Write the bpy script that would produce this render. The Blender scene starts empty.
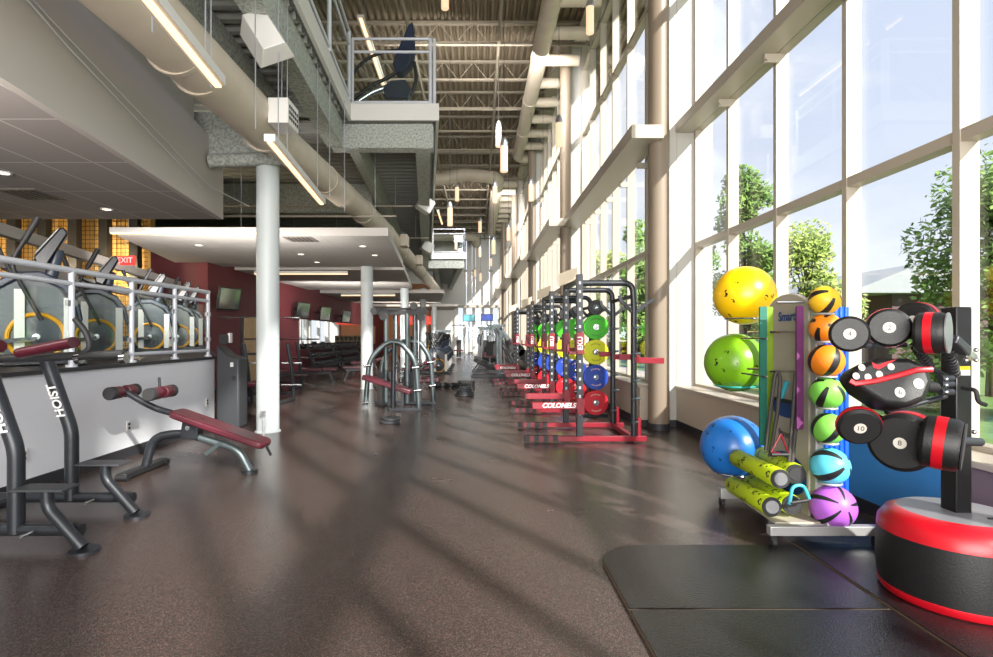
import bpy, math, random
from mathutils import Vector, Matrix, Euler
R = math.radians
PI = math.pi
random.seed(7)
sc = bpy.context.scene
COL = sc.collection
CAMZ = 1.47
F = 552.0

# ------------------------------------------------------------------ camera, world, sun, lights, exposure
cam = bpy.data.cameras.new('camera'); camo = bpy.data.objects.new('camera', cam); COL.objects.link(camo)
camo.location = (0, 0, CAMZ); camo.rotation_euler = (R(90), 0, 0)
cam.sensor_width = 36; cam.lens = 36 * F / 993
cam.shift_x = 18.5 / 993; cam.shift_y = 7.5 / 993
cam.clip_start = 0.05; cam.clip_end = 400
sc.camera = camo
sc.view_settings.view_transform = 'Standard'
sc.view_settings.look = 'None'
sc.view_settings.exposure = 0.27
sc.view_settings.gamma = 1.0
sc.view_settings.use_curve_mapping = False
sc.cycles.use_denoising = True
sc.cycles.max_bounces = 8
sc.cycles.diffuse_bounces = 5
sc.cycles.glossy_bounces = 4
sc.cycles.transparent_max_bounces = 24
sc.cycles.caustics_reflective = False
sc.cycles.caustics_refractive = False
sc.cycles.sample_clamp_indirect = 6

SKY_STRENGTH = 1.15
w = bpy.data.worlds.new('sky'); sc.world = w; w.use_nodes = True
nt = w.node_tree; N = nt.nodes; L = nt.links; N.clear()
out = N.new('ShaderNodeOutputWorld'); bg = N.new('ShaderNodeBackground')
tc = N.new('ShaderNodeTexCoord'); sep = N.new('ShaderNodeSeparateXYZ'); L.new(tc.outputs['Generated'], sep.inputs[0])
ramp = N.new('ShaderNodeValToRGB'); L.new(sep.outputs['Z'], ramp.inputs[0])
ramp.color_ramp.elements[0].position = 0.0; ramp.color_ramp.elements[0].color = (0.74, 0.79, 0.84, 1)
ramp.color_ramp.elements[1].position = 0.75; ramp.color_ramp.elements[1].color = (0.52, 0.60, 0.78, 1)
e = ramp.color_ramp.elements.new(0.3); e.color = (0.60, 0.66, 0.80, 1)
no = N.new('ShaderNodeTexNoise'); no.inputs['Scale'].default_value = 2.2; no.inputs['Detail'].default_value = 6; no.inputs['Roughness'].default_value = 0.55
mp = N.new('ShaderNodeMapping'); mp.inputs['Scale'].default_value = (1, 1, 2.4); L.new(tc.outputs['Generated'], mp.inputs[0]); L.new(mp.outputs[0], no.inputs['Vector'])
cr = N.new('ShaderNodeValToRGB'); L.new(no.outputs['Fac'], cr.inputs[0])
cr.color_ramp.elements[0].position = 0.40; cr.color_ramp.elements[0].color = (0, 0, 0, 1)
cr.color_ramp.elements[1].position = 0.68; cr.color_ramp.elements[1].color = (1, 1, 1, 1)
mx = N.new('ShaderNodeMixRGB'); L.new(cr.outputs[0], mx.inputs[0]); L.new(ramp.outputs[0], mx.inputs[1]); mx.inputs[2].default_value = (0.90, 0.91, 0.94, 1)
L.new(mx.outputs[0], bg.inputs[0]); bg.inputs[1].default_value = SKY_STRENGTH
L.new(bg.outputs[0], out.inputs[0])

SUN_DIR = Vector((-0.54, 0.84, -0.60)).normalized()
sun = bpy.data.lights.new('sun', 'SUN'); sun.energy = 8.6; sun.angle = R(1.2); sun.color = (1.0, 0.95, 0.87)
suno = bpy.data.objects.new('sun', sun); COL.objects.link(suno)
suno.rotation_euler = (-SUN_DIR).to_track_quat('Z', 'Y').to_euler()

def area(name, loc, direction, sx, sy, energy, color=(1, 1, 1)):
    l = bpy.data.lights.new(name, 'AREA'); l.shape = 'RECTANGLE'; l.size = sx; l.size_y = sy; l.energy = energy; l.color = color
    o = bpy.data.objects.new(name, l); COL.objects.link(o); o.location = loc
    o.rotation_euler = (-Vector(direction)).to_track_quat('Z', 'Y').to_euler()
    return o
area('fill_back', (0.0, -5.5, 4.6), (0, 1, 0.03), 8, 8, 820, (1.0, 0.97, 0.94))  # added fill behind the camera, brightens the whole interior
area('fill_hall_mid', (0.3, 14.0, 8.2), (-0.15, 1, -0.4), 4, 1.6, 330, (1.0, 0.96, 0.92))  # added fill high in the hall, faces away from the camera
area('fill_hall_far', (0.2, 27.5, 8.0), (-0.15, 1, -0.5), 3.5, 1.6, 350, (1.0, 0.97, 0.94))  # added fill for the far half of the hall, no real fixture
area('fill_low', (-0.5, -5.4, 2.2), (-0.15, 1, 0.3), 7, 3, 880, (1.0, 0.96, 0.92))  # added low fill tilted up to lift the upper floor's underside
area('fill_left', (-5.0, 3.0, 2.9), (-0.1, 1, -0.1), 3.0, 0.6, 90, (1.0, 0.93, 0.85))  # added fill for the cardio deck, not a fixture of the room
area('fill_left_mid', (-4.6, 10.0, 2.5), (-0.1, 1, 0.30), 3.5, 0.6, 95, (1.0, 0.95, 0.9))  # added fill tilted up at the first hung ceiling, back to camera
area('fill_left_end', (-4.2, 31.0, 2.5), (-0.1, 1, 0.1), 3.5, 0.6, 110, (1.0, 0.93, 0.85))  # added fill to brighten the far tan wall
area('fill_left_far', (-4.6, 19.5, 2.5), (-0.1, 1, 0.15), 3.5, 0.6, 100, (1.0, 0.95, 0.9))  # added fill for the dumbbell side, no lamp hangs here

# ------------------------------------------------------------------ materials
MATS = {}
def mat(name, col, rough=0.5, metal=0.0, spec=0.5, noise=0.0, nscale=8.0, bump=0.0, bscale=60.0, emit=None, estr=1.0, coat=0.0, col2=None):
    if name in MATS: return MATS[name]
    m = bpy.data.materials.new(name); m.use_nodes = True
    t = m.node_tree; b = t.nodes['Principled BSDF']
    b.inputs['Base Color'].default_value = (*col, 1); b.inputs['Roughness'].default_value = rough
    b.inputs['Metallic'].default_value = metal; b.inputs['Specular IOR Level'].default_value = spec
    b.inputs['Coat Weight'].default_value = coat
    if noise or col2:
        tcn = t.nodes.new('ShaderNodeTexCoord'); n = t.nodes.new('ShaderNodeTexNoise'); n.inputs['Scale'].default_value = nscale; n.inputs['Detail'].default_value = 5
        t.links.new(tcn.outputs['Object'], n.inputs['Vector'])
        r = t.nodes.new('ShaderNodeValToRGB'); t.links.new(n.outputs['Fac'], r.inputs[0])
        a = [max(0, c * (1 - noise)) for c in col]; c2 = col2 or [min(1, c * (1 + noise)) for c in col]
        r.color_ramp.elements[0].position = 0.35; r.color_ramp.elements[0].color = (*a, 1)
        r.color_ramp.elements[1].position = 0.65; r.color_ramp.elements[1].color = (*c2, 1)
        t.links.new(r.outputs[0], b.inputs['Base Color'])
    if bump:
        tcn = t.nodes.new('ShaderNodeTexCoord'); n = t.nodes.new('ShaderNodeTexNoise'); n.inputs['Scale'].default_value = bscale; n.inputs['Detail'].default_value = 3
        t.links.new(tcn.outputs['Object'], n.inputs['Vector'])
        bp = t.nodes.new('ShaderNodeBump'); bp.inputs['Strength'].default_value = bump; bp.inputs['Distance'].default_value = 0.01
        t.links.new(n.outputs['Fac'], bp.inputs['Height']); t.links.new(bp.outputs[0], b.inputs['Normal'])
    if emit:
        b.inputs['Emission Color'].default_value = (*emit, 1); b.inputs['Emission Strength'].default_value = estr
    MATS[name] = m
    return m

def srgb(r, g, b):
    f = lambda c: (c / 255 / 12.92) if c / 255 <= 0.04045 else ((c / 255 + 0.055) / 1.055) ** 2.4
    return (f(r), f(g), f(b))

def floor_mat():
    m = bpy.data.materials.new('rubber_floor'); m.use_nodes = True; t = m.node_tree; b = t.nodes['Principled BSDF']
    tcn = t.nodes.new('ShaderNodeTexCoord')
    v = t.nodes.new('ShaderNodeTexVoronoi'); v.inputs['Scale'].default_value = 230
    t.links.new(tcn.outputs['Object'], v.inputs['Vector'])
    r = t.nodes.new('ShaderNodeValToRGB'); r.color_ramp.interpolation = 'CONSTANT'
    bw = t.nodes.new('ShaderNodeSeparateColor'); t.links.new(v.outputs['Color'], bw.inputs[0]); t.links.new(bw.outputs[0], r.inputs[0])
    r.color_ramp.elements[0].color = (*srgb(60, 52, 49), 1); r.color_ramp.elements[1].position = 0.72; r.color_ramp.elements[1].color = (*srgb(88, 62, 58), 1)
    e = r.color_ramp.elements.new(0.86); e.color = (*srgb(92, 84, 80), 1)
    n = t.nodes.new('ShaderNodeTexNoise'); n.inputs['Scale'].default_value = 1.2; n.inputs['Detail'].default_value = 6
    t.links.new(tcn.outputs['Object'], n.inputs['Vector'])
    mr = t.nodes.new('ShaderNodeMapRange'); mr.inputs[3].default_value = 0.20; mr.inputs[4].default_value = 0.31
    t.links.new(n.outputs['Fac'], mr.inputs[0]); t.links.new(mr.outputs[0], b.inputs['Roughness'])
    t.links.new(r.outputs[0], b.inputs['Base Color'])
    b.inputs['Specular IOR Level'].default_value = 0.5
    bp = t.nodes.new('ShaderNodeBump'); bp.inputs['Strength'].default_value = 0.25; bp.inputs['Distance'].default_value = 0.004
    n2 = t.nodes.new('ShaderNodeTexNoise'); n2.inputs['Scale'].default_value = 120; t.links.new(tcn.outputs['Object'], n2.inputs['Vector'])
    t.links.new(n2.outputs['Fac'], bp.inputs['Height']); t.links.new(bp.outputs[0], b.inputs['Normal'])
    return m

def tile_mat(name, base, line, sx, sy, lw=0.022, rough=0.8):
    m = bpy.data.materials.new(name); m.use_nodes = True; t = m.node_tree; b = t.nodes['Principled BSDF']
    tcn = t.nodes.new('ShaderNodeTexCoord'); s = t.nodes.new('ShaderNodeSeparateXYZ'); t.links.new(tcn.outputs['Object'], s.inputs[0])
    def g(sock, per):
        a = t.nodes.new('ShaderNodeMath'); a.operation = 'DIVIDE'; t.links.new(sock, a.inputs[0]); a.inputs[1].default_value = per
        f = t.nodes.new('ShaderNodeMath'); f.operation = 'FRACT'; t.links.new(a.outputs[0], f.inputs[0])
        l = t.nodes.new('ShaderNodeMath'); l.operation = 'LESS_THAN'; t.links.new(f.outputs[0], l.inputs[0]); l.inputs[1].default_value = lw / per
        return l
    a, c = g(s.outputs['X'], sx), g(s.outputs['Y'], sy)
    mxx = t.nodes.new('ShaderNodeMath'); mxx.operation = 'MAXIMUM'; t.links.new(a.outputs[0], mxx.inputs[0]); t.links.new(c.outputs[0], mxx.inputs[1])
    mix = t.nodes.new('ShaderNodeMixRGB'); t.links.new(mxx.outputs[0], mix.inputs[0]); mix.inputs[1].default_value = (*base, 1); mix.inputs[2].default_value = (*line, 1)
    t.links.new(mix.outputs[0], b.inputs['Base Color']); b.inputs['Roughness'].default_value = rough
    return m

def glass_mat(name, tint=(0.965, 0.975, 0.98), ior=1.35, rough=0.0):
    m = bpy.data.materials.new(name); m.use_nodes = True; t = m.node_tree; t.nodes.clear()
    o = t.nodes.new('ShaderNodeOutputMaterial'); tr = t.nodes.new('ShaderNodeBsdfTransparent'); gl = t.nodes.new('ShaderNodeBsdfGlossy')
    tr.inputs[0].default_value = (*tint, 1); gl.inputs['Roughness'].default_value = rough; gl.inputs[0].default_value = (0.9, 0.9, 0.9, 1)
    lw_ = t.nodes.new('ShaderNodeLayerWeight'); lw_.inputs[0].default_value = 0.5
    pw = t.nodes.new('ShaderNodeMath'); pw.operation = 'POWER'; t.links.new(lw_.outputs['Facing'], pw.inputs[0]); pw.inputs[1].default_value = 4.0
    fr = t.nodes.new('ShaderNodeMapRange'); t.links.new(pw.outputs[0], fr.inputs[0]); fr.inputs[3].default_value = 0.035; fr.inputs[4].default_value = ior - 1.0
    mixs = t.nodes.new('ShaderNodeMixShader'); t.links.new(fr.outputs[0], mixs.inputs[0]); t.links.new(tr.outputs[0], mixs.inputs[1]); t.links.new(gl.outputs[0], mixs.inputs[2])
    t.links.new(mixs.outputs[0], o.inputs[0])
    return m

def stripe_mat(name, base, stripe, n=3, w=0.34, cap=None, rough=0.45):
    """sectors of black tape around local Z, round cap spot at the pole"""
    m = bpy.data.materials.new(name); m.use_nodes = True; t = m.node_tree; b = t.nodes['Principled BSDF']
    tcn = t.nodes.new('ShaderNodeTexCoord'); s = t.nodes.new('ShaderNodeSeparateXYZ'); t.links.new(tcn.outputs['Object'], s.inputs[0])
    def M_(op, a, bb=None):
        k = t.nodes.new('ShaderNodeMath'); k.operation = op
        for i, q in enumerate((a, bb)):
            if q is None: continue
            if isinstance(q, (int, float)): k.inputs[i].default_value = q
            else: t.links.new(q, k.inputs[i])
        return k.outputs[0]
    ang = M_('ARCTAN2', s.outputs['Y'], s.outputs['X'])
    sn = M_('ABSOLUTE', M_('SINE', M_('MULTIPLY', ang, n)))
    isblack = M_('LESS_THAN', sn, w)
    rad = M_('SQRT', M_('ADD', M_('MULTIPLY', s.outputs['X'], s.outputs['X']), M_('MULTIPLY', s.outputs['Y'], s.outputs['Y'])))
    awayfrompole = M_('GREATER_THAN', rad, 0.042)
    fac = M_('MULTIPLY', isblack, awayfrompole)
    mix = t.nodes.new('ShaderNodeMixRGB'); t.links.new(fac, mix.inputs[0]); mix.inputs[1].default_value = (*base, 1); mix.inputs[2].default_value = (*stripe, 1)
    t.links.new(mix.outputs[0], b.inputs['Base Color']); b.inputs['Roughness'].default_value = rough
    return m

def figure_mat(name, base, ink, scale=9.0, thr=0.2, rough=0.4):
    """plain colour with scattered little printed marks"""
    m = bpy.data.materials.new(name); m.use_nodes = True; t = m.node_tree; b = t.nodes['Principled BSDF']
    tcn = t.nodes.new('ShaderNodeTexCoord'); n = t.nodes.new('ShaderNodeTexNoise'); n.inputs['Scale'].default_value = scale * 5; n.inputs['Detail'].default_value = 1
    v = t.nodes.new('ShaderNodeTexVoronoi'); v.inputs['Scale'].default_value = scale
    t.links.new(tcn.outputs['Object'], v.inputs['Vector']); t.links.new(tcn.outputs['Object'], n.inputs['Vector'])
    a = t.nodes.new('ShaderNodeMath'); a.operation = 'LESS_THAN'; t.links.new(v.outputs['Distance'], a.inputs[0]); a.inputs[1].default_value = thr
    c = t.nodes.new('ShaderNodeMath'); c.operation = 'GREATER_THAN'; t.links.new(n.outputs['Fac'], c.inputs[0]); c.inputs[1].default_value = 0.5
    d = t.nodes.new('ShaderNodeMath'); d.operation = 'MULTIPLY'; t.links.new(a.outputs[0], d.inputs[0]); t.links.new(c.outputs[0], d.inputs[1])
    mix = t.nodes.new('ShaderNodeMixRGB'); t.links.new(d.outputs[0], mix.inputs[0]); mix.inputs[1].default_value = (*base, 1); mix.inputs[2].default_value = (*ink, 1)
    t.links.new(mix.outputs[0], b.inputs['Base Color']); b.inputs['Roughness'].default_value = rough
    return m

WHITE = mat('white_paint', srgb(226, 224, 220), 0.45)
FRAME = mat('window_frame_paint', srgb(178, 168, 154), 0.35)
PANEL = mat('white_metal_panel', srgb(184, 182, 176), 0.4)
PILLAR = mat('taupe_pillar_paint', srgb(132, 118, 102), 0.45)
COLW = mat('column_paint', srgb(196, 203, 204), 0.4)
WALLW = mat('platform_wall_paint', srgb(224, 226, 230), 0.6)
BULK = mat('bulkhead_paint', srgb(196, 190, 184), 0.7)
BEIGE = mat('beige_wall_paint', srgb(196, 184, 168), 0.6)
BLUEW = mat('blue_wall_pad', srgb(66, 146, 214), 0.5)
MAUVE = mat('mauve_wall_pad', srgb(120, 104, 112), 0.55)
MAROON = mat('maroon_wall_paint', srgb(104, 38, 46), 0.6)
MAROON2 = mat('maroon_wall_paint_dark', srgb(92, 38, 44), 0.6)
BLACK = mat('black_rubber', srgb(34, 34, 36), 0.55)
BASEB = mat('baseboard_rubber', srgb(46, 46, 50), 0.5)
BMETAL = mat('black_powder_metal', srgb(44, 47, 52), 0.35, 0.3)
GMETAL = mat('gunmetal', srgb(86, 96, 98), 0.32, 0.5)
DECK = mat('roof_deck_paint', srgb(142, 128, 108), 0.7)
DECKD = mat('floor_deck_steel', srgb(150, 152, 146), 0.7)
JOIST = mat('joist_paint', srgb(148, 138, 122), 0.6)
FIREP = mat('fireproofing', srgb(170, 174, 168), 0.9, noise=0.3, nscale=25, bump=0.8, bscale=40)
DUCT = mat('duct_paint', srgb(200, 188, 170), 0.5, noise=0.05, nscale=3)
SILVER = mat('silver_metal', srgb(188, 190, 194), 0.28, 0.8)
RAILM = mat('rail_paint', srgb(206, 210, 218), 0.35, 0.1)
CHROME = mat('chrome', srgb(210, 212, 215), 0.12, 1.0)
REDM = mat('red_powder_metal', srgb(130, 18, 36), 0.35)
DRED = mat('dark_red_powder_metal', srgb(110, 18, 34), 0.4)
PAD = mat('maroon_vinyl', srgb(80, 27, 39), 0.33, noise=0.08, nscale=5)
FOAM = mat('dark_foam', srgb(40, 40, 42), 0.85)
CREAMP = mat('placard', srgb(200, 186, 160), 0.5)
SHROUD = mat('slate_shroud_plastic', srgb(50, 58, 74), 0.35)
SHROUD2 = mat('grey_shroud_plastic', srgb(76, 82, 88), 0.35)
YEL = mat('yellow_ring_plastic', srgb(226, 164, 28), 0.4)
SCREEN = mat('dark_screen', srgb(24, 26, 32), 0.15)
TVS = mat('tv_screen', srgb(190, 194, 198), 0.1, 1.0)
GLASS = glass_mat('window_glass')
RGLASS = glass_mat('rail_glass', (0.92, 0.96, 0.95), 1.10)
MIRROR = mat('mirror', (0.86, 0.88, 0.87), 0.02, 1.0)
WARM = mat('warm_light_strip', (0.5, 0.42, 0.32), 0.5, emit=(1.0, 0.60, 0.30), estr=2.1)
PEND = mat('pendant_glass', (0.45, 0.36, 0.28), 0.4, emit=(1.0, 0.66, 0.40), estr=0.8)
WOOD = mat('blond_wood', srgb(206, 172, 124), 0.5, noise=0.08, nscale=3)
OCHRE = mat('ochre_wall', srgb(216, 172, 92), 0.6)
STONE = mat('weathered_plates', srgb(60, 62, 66), 0.5)

# ------------------------------------------------------------------ mesh builder
class MB:
    def __init__(s): s.v = []; s.f = []
    def add(s, vs, fs):
        b = len(s.v); s.v += [tuple(x) for x in vs]; s.f += [tuple(i + b for i in f) for f in fs]; return s
    def box(s, x0, x1, y0, y1, z0, z1):
        x0, x1 = min(x0, x1), max(x0, x1); y0, y1 = min(y0, y1), max(y0, y1); z0, z1 = min(z0, z1), max(z0, z1)
        return s.add([(x0, y0, z0), (x1, y0, z0), (x1, y1, z0), (x0, y1, z0), (x0, y0, z1), (x1, y0, z1), (x1, y1, z1), (x0, y1, z1)],
                     [(0, 3, 2, 1), (4, 5, 6, 7), (0, 1, 5, 4), (1, 2, 6, 5), (2, 3, 7, 6), (3, 0, 4, 7)])
    def bar(s, p0, p1, wd, ht, up=(0, 0, 1)):
        p0, p1 = Vector(p0), Vector(p1); d = (p1 - p0).normalized(); u = Vector(up)
        if abs(d.dot(u)) > 0.98: u = Vector((0, 1, 0))
        sd = d.cross(u).normalized(); u = sd.cross(d).normalized(); a, b = sd * wd / 2, u * ht / 2
        vs = [p - a - b for p in (p0,)] + [p0 + a - b, p0 + a + b, p0 - a + b, p1 - a - b, p1 + a - b, p1 + a + b, p1 - a + b]
        return s.add(vs, [(0, 3, 2, 1), (4, 5, 6, 7), (0, 1, 5, 4), (1, 2, 6, 5), (2, 3, 7, 6), (3, 0, 4, 7)][:] )
    def cyl(s, p0, p1, r0, r1=None, n=16, cap=True):
        r1 = r0 if r1 is None else r1
        return s.tube([p0, p1], [r0, r1], n, cap)
    def tube(s, path, r, n=12, cap=True, sx=1.0, closed=False):
        P_ = [Vector(p) for p in path]; m = len(P_)
        rr = r if isinstance(r, (list, tuple)) else [r] * m
        def tan(i):
            if closed: return (P_[(i + 1) % m] - P_[i - 1]).normalized()
            if i == 0: return (P_[1] - P_[0]).normalized()
            if i == m - 1: return (P_[-1] - P_[-2]).normalized()
            return ((P_[i] - P_[i - 1]).normalized() + (P_[i + 1] - P_[i]).normalized()).normalized()
        t0 = tan(0); up = Vector((0, 0, 1)) if abs(t0.z) < 0.9 else Vector((0, 1, 0))
        a = t0.cross(up).normalized(); vs = []; prev = t0
        for i in range(m):
            t = tan(i)
            q = prev.rotation_difference(t); a = (q @ a).normalized(); a = (a - t * a.dot(t)).normalized(); prev = t
            b = t.cross(a)
            for k in range(n):
                th = 2 * PI * k / n
                vs.append(P_[i] + (a * math.cos(th) * sx + b * math.sin(th)) * rr[i])
        fs = []
        for i in range(m if closed else m - 1):
            j = (i + 1) % m
            for k in range(n):
                fs.append((i * n + k, i * n + (k + 1) % n, j * n + (k + 1) % n, j * n + k))
        if cap and not closed:
            fs.append(tuple(range(n))[::-1]); fs.append(tuple((m - 1) * n + k for k in range(n)))
        return s.add(vs, fs)
    def ring(s, c, r, tr, axis='Y', n=40, k=10, sx=1.0):
        pts = []
        for i in range(n):
            a = 2 * PI * i / n; u, v = r * math.cos(a), r * math.sin(a)
            pts.append({'Y': (c[0] + u, c[1], c[2] + v), 'Z': (c[0] + u, c[1] + v, c[2]), 'X': (c[0], c[1] + u, c[2] + v)}[axis])
        return s.tube(pts, tr, k, closed=True)
    def sphere(s, c, r, n=32, m=16, sc_=(1, 1, 1)):
        vs = [(c[0], c[1], c[2] + r * sc_[2])]; fs = []
        for i in range(1, m):
            ph = PI * i / m
            for k in range(n):
                th = 2 * PI * k / n
                vs.append((c[0] + r * sc_[0] * math.sin(ph) * math.cos(th), c[1] + r * sc_[1] * math.sin(ph) * math.sin(th), c[2] + r * sc_[2] * math.cos(ph)))
        vs.append((c[0], c[1], c[2] - r * sc_[2])); l = len(vs) - 1
        for k in range(n):
            fs.append((0, 1 + k, 1 + (k + 1) % n)); fs.append((l, 1 + (m - 2) * n + (k + 1) % n, 1 + (m - 2) * n + k))
        for i in range(m - 2):
            for k in range(n):
                a = 1 + i * n; b = a + n
                fs.append((a + k, b + k, b + (k + 1) % n, a + (k + 1) % n))
        return s.add(vs, fs)
    def prism(s, poly, a, b, plane='XZ'):
        n = len(poly)
        f = {'XZ': lambda p, t: (p[0], t, p[1]), 'XY': lambda p, t: (p[0], p[1], t), 'YZ': lambda p, t: (t, p[0], p[1])}[plane]
        vs = [f(p, a) for p in poly] + [f(p, b) for p in poly]
        return s.add(vs, [tuple(range(n))[::-1], tuple(range(n, 2 * n))] + [(i, (i + 1) % n, n + (i + 1) % n, n + i) for i in range(n)])
    def lathe(s, prof, c=(0, 0, 0), axis='Z', n=40):
        vs = []; fs = []
        for (r, h) in prof:
            for k in range(n):
                th = 2 * PI * k / n; u, v = r * math.cos(th), r * math.sin(th)
                vs.append({'Z': (c[0] + u, c[1] + v, c[2] + h), 'Y': (c[0] + u, c[1] + h, c[2] - v), 'X': (c[0] + h, c[1] + u, c[2] + v)}[axis])
        m = len(prof)
        for i in range(m - 1):
            for k in range(n):
                fs.append((i * n + k, i * n + (k + 1) % n, (i + 1) * n + (k + 1) % n, (i + 1) * n + k))
        if prof[0][0] > 1e-5: fs.append(tuple(range(n))[::-1])
        if prof[-1][0] > 1e-5: fs.append(tuple((m - 1) * n + k for k in range(n)))
        return s.add(vs, fs)
    def xf(s, M):
        s.v = [tuple(M @ Vector(p)) for p in s.v]; return s
    def put(s, name, m, parent=None, world=False, bevel=0.0, label=None, smooth=True, ang=0.7):
        me = bpy.data.meshes.new(name)
        vs = s.v
        if world and parent is not None:
            l = parent.location; par = parent.parent
            off = Vector(l)
            while par is not None: off += par.location; par = par.parent
            vs = [(p[0] - off.x, p[1] - off.y, p[2] - off.z) for p in vs]
        me.from_pydata(vs, [], s.f); me.update()
        import bmesh
        bm = bmesh.new(); bm.from_mesh(me); bmesh.ops.recalc_face_normals(bm, faces=bm.faces); bm.to_mesh(me); bm.free()
        if smooth:
            me.shade_smooth(); me.set_sharp_from_angle(angle=ang)
        me.materials.append(m)
        o = bpy.data.objects.new(name, me); COL.objects.link(o)
        if parent is not None: o.parent = parent
        if bevel:
            b = o.modifiers.new('bevel', 'BEVEL'); b.width = bevel; b.segments = 2; b.limit_method = 'ANGLE'
        if label: o['label'] = label
        return o

def tag(o, label=None, cat=None, group=None, kind=None):
    if label: o['label'] = label
    if cat: o['category'] = cat
    if group: o['group'] = group
    if kind: o['kind'] = kind
    return o
def thing(name, label, cat, loc=(0, 0, 0), rz=0.0, group=None, kind=None):
    o = bpy.data.objects.new(name, None); COL.objects.link(o); o.empty_display_size = 0.1
    o.location = loc; o.rotation_euler = (0, 0, rz); return tag(o, label, cat, group, kind)
def struct(name, label=None, loc=(0, 0, 0)):
    o = bpy.data.objects.new(name, None); COL.objects.link(o); o.location = loc
    return tag(o, label, None, None, 'structure')
KIDS = {}
def copy_tree(o, parent=None):
    c = o.copy(); COL.objects.link(c)
    if parent is not None: c.parent = parent
    for ch in list(o.children): copy_tree(ch, c)
    return c
def P(px, py, d): return Vector(((px - 478) * d / F, d, CAMZ - (py - 336) * d / F))
def arc(c, r, a0, a1, n=8, plane='XZ', y=0.0):
    pts = []
    for i in range(n + 1):
        a = R(a0 + (a1 - a0) * i / n); u, v = c[0] + r * math.cos(a), c[1] + r * math.sin(a)
        pts.append({'XZ': (u, y, v), 'YZ': (y, u, v), 'XY': (u, v, y)}[plane])
    return pts
def bend(pts, r=0.1, n=5):
    """round the corners of a polyline"""
    pts = [Vector(p) for p in pts]; o = [pts[0]]
    for i in range(1, len(pts) - 1):
        a, b, c = pts[i - 1], pts[i], pts[i + 1]
        q = min(r, (a - b).length * 0.48, (c - b).length * 0.48)
        p0 = b + (a - b).normalized() * q; p1 = b + (c - b).normalized() * q
        for k in range(n + 1):
            t = k / n; o.append(p0 * (1 - t) ** 2 + b * 2 * t * (1 - t) + p1 * t * t)
    o.append(pts[-1]); return o
def rrect(x0, x1, z0, z1, r, n=5):
    pts = []
    for cx, cz, a0 in ((x1 - r, z1 - r, 0), (x0 + r, z1 - r, 90), (x0 + r, z0 + r, 180), (x1 - r, z0 + r, 270)):
        for i in range(n + 1):
            a = R(a0 + 90 * i / n); pts.append((cx + r * math.cos(a), cz + r * math.sin(a)))
    return pts
def text(name, s, size, m, parent, loc, rot, extrude=0.002, bold=0.0, shear=0.0):
    cu = bpy.data.curves.new(name, 'FONT'); cu.body = s; cu.size = size; cu.extrude = extrude; cu.align_x = 'CENTER'; cu.align_y = 'CENTER'; cu.offset = bold; cu.shear = shear
    tmp = bpy.data.objects.new(name, cu); COL.objects.link(tmp)
    dg = bpy.context.evaluated_depsgraph_get(); me = bpy.data.meshes.new_from_object(tmp.evaluated_get(dg))
    bpy.data.objects.remove(tmp)
    me.name = name; me.materials.clear(); me.materials.append(m)
    o = bpy.data.objects.new(name, me); COL.objects.link(o); o.parent = parent; o.location = loc; o.rotation_euler = rot
    return o
INKW = mat('white_lettering', srgb(238, 238, 238), 0.5)
INKK = mat('black_lettering', srgb(22, 22, 24), 0.5)
INKB = mat('blue_lettering', srgb(24, 66, 130), 0.5)

# ================================================================== STRUCTURE
tag(MB().box(-14, 3.9, -7, 46, -0.1, 0).put('floor', floor_mat()), 'dark brown speckled rubber gym floor', kind='structure')

# roof deck and joists
cl = struct('ceiling', 'corrugated steel roof deck over the tall hall')
b = MB(); per = 0.19; x = -12.0; prof = []
while x < 4.4:
    prof += [(x, 9.95), (x + per * 0.35, 9.95), (x + per * 0.5, 10.05), (x + per * 0.85, 10.05)]; x += per
vs = [(px, -7, pz) for px, pz in prof] + [(px, 46, pz) for px, pz in prof]; n_ = len(prof)
b.add(vs, [(i, i + 1, n_ + i + 1, n_ + i) for i in range(n_ - 1)]).put('roof_deck', DECK, cl, smooth=False)
y = 10.6
while y < 45:
    b = MB(); b.bar((-11, y, 9.88), (3.9, y, 9.88), 0.12, 0.07); b.bar((-11, y, 9.33), (3.6, y, 9.33), 0.10, 0.06)
    k = 0; xx = -6.0
    while xx < 3.4:
        z0, z1 = (9.33, 9.88) if k % 2 == 0 else (9.88, 9.33)
        b.bar((xx, y, z0), (xx + 0.45, y, z1), 0.014, 0.018); xx += 0.45; k += 1
    b.put('roof_joist', JOIST, cl, smooth=False); y += 2.12
for (X, z) in ((-1.75, 9.2), (0.55, 9.25)):
    MB().cyl((X, 8, z), (X, 44, z), 0.045, n=8).put('sprinkler_pipe', JOIST, cl)
for yy in (12.6, 14.7, 18.9, 23.2, 27.4): MB().cyl((-2.5, yy, 9.22), (2.9, yy, 9.22), 0.03, n=8).put('sprinkler_pipe', JOIST, cl)

# outer walls
tag(MB().box(-14, 4.2, -7.2, -7, 0, 10.1).put('wall_back', WHITE), 'white wall behind the viewer', kind='structure')
tag(MB().box(-14.2, -14, -7, 46, 0, 10.1).put('wall_left', BULK), 'far left wall', kind='structure')
tag(MB().box(-14, 4.2, -7, 46, 10.1, 10.2).put('ceiling_outer', DECK), 'roof sheet', kind='structure')

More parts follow.
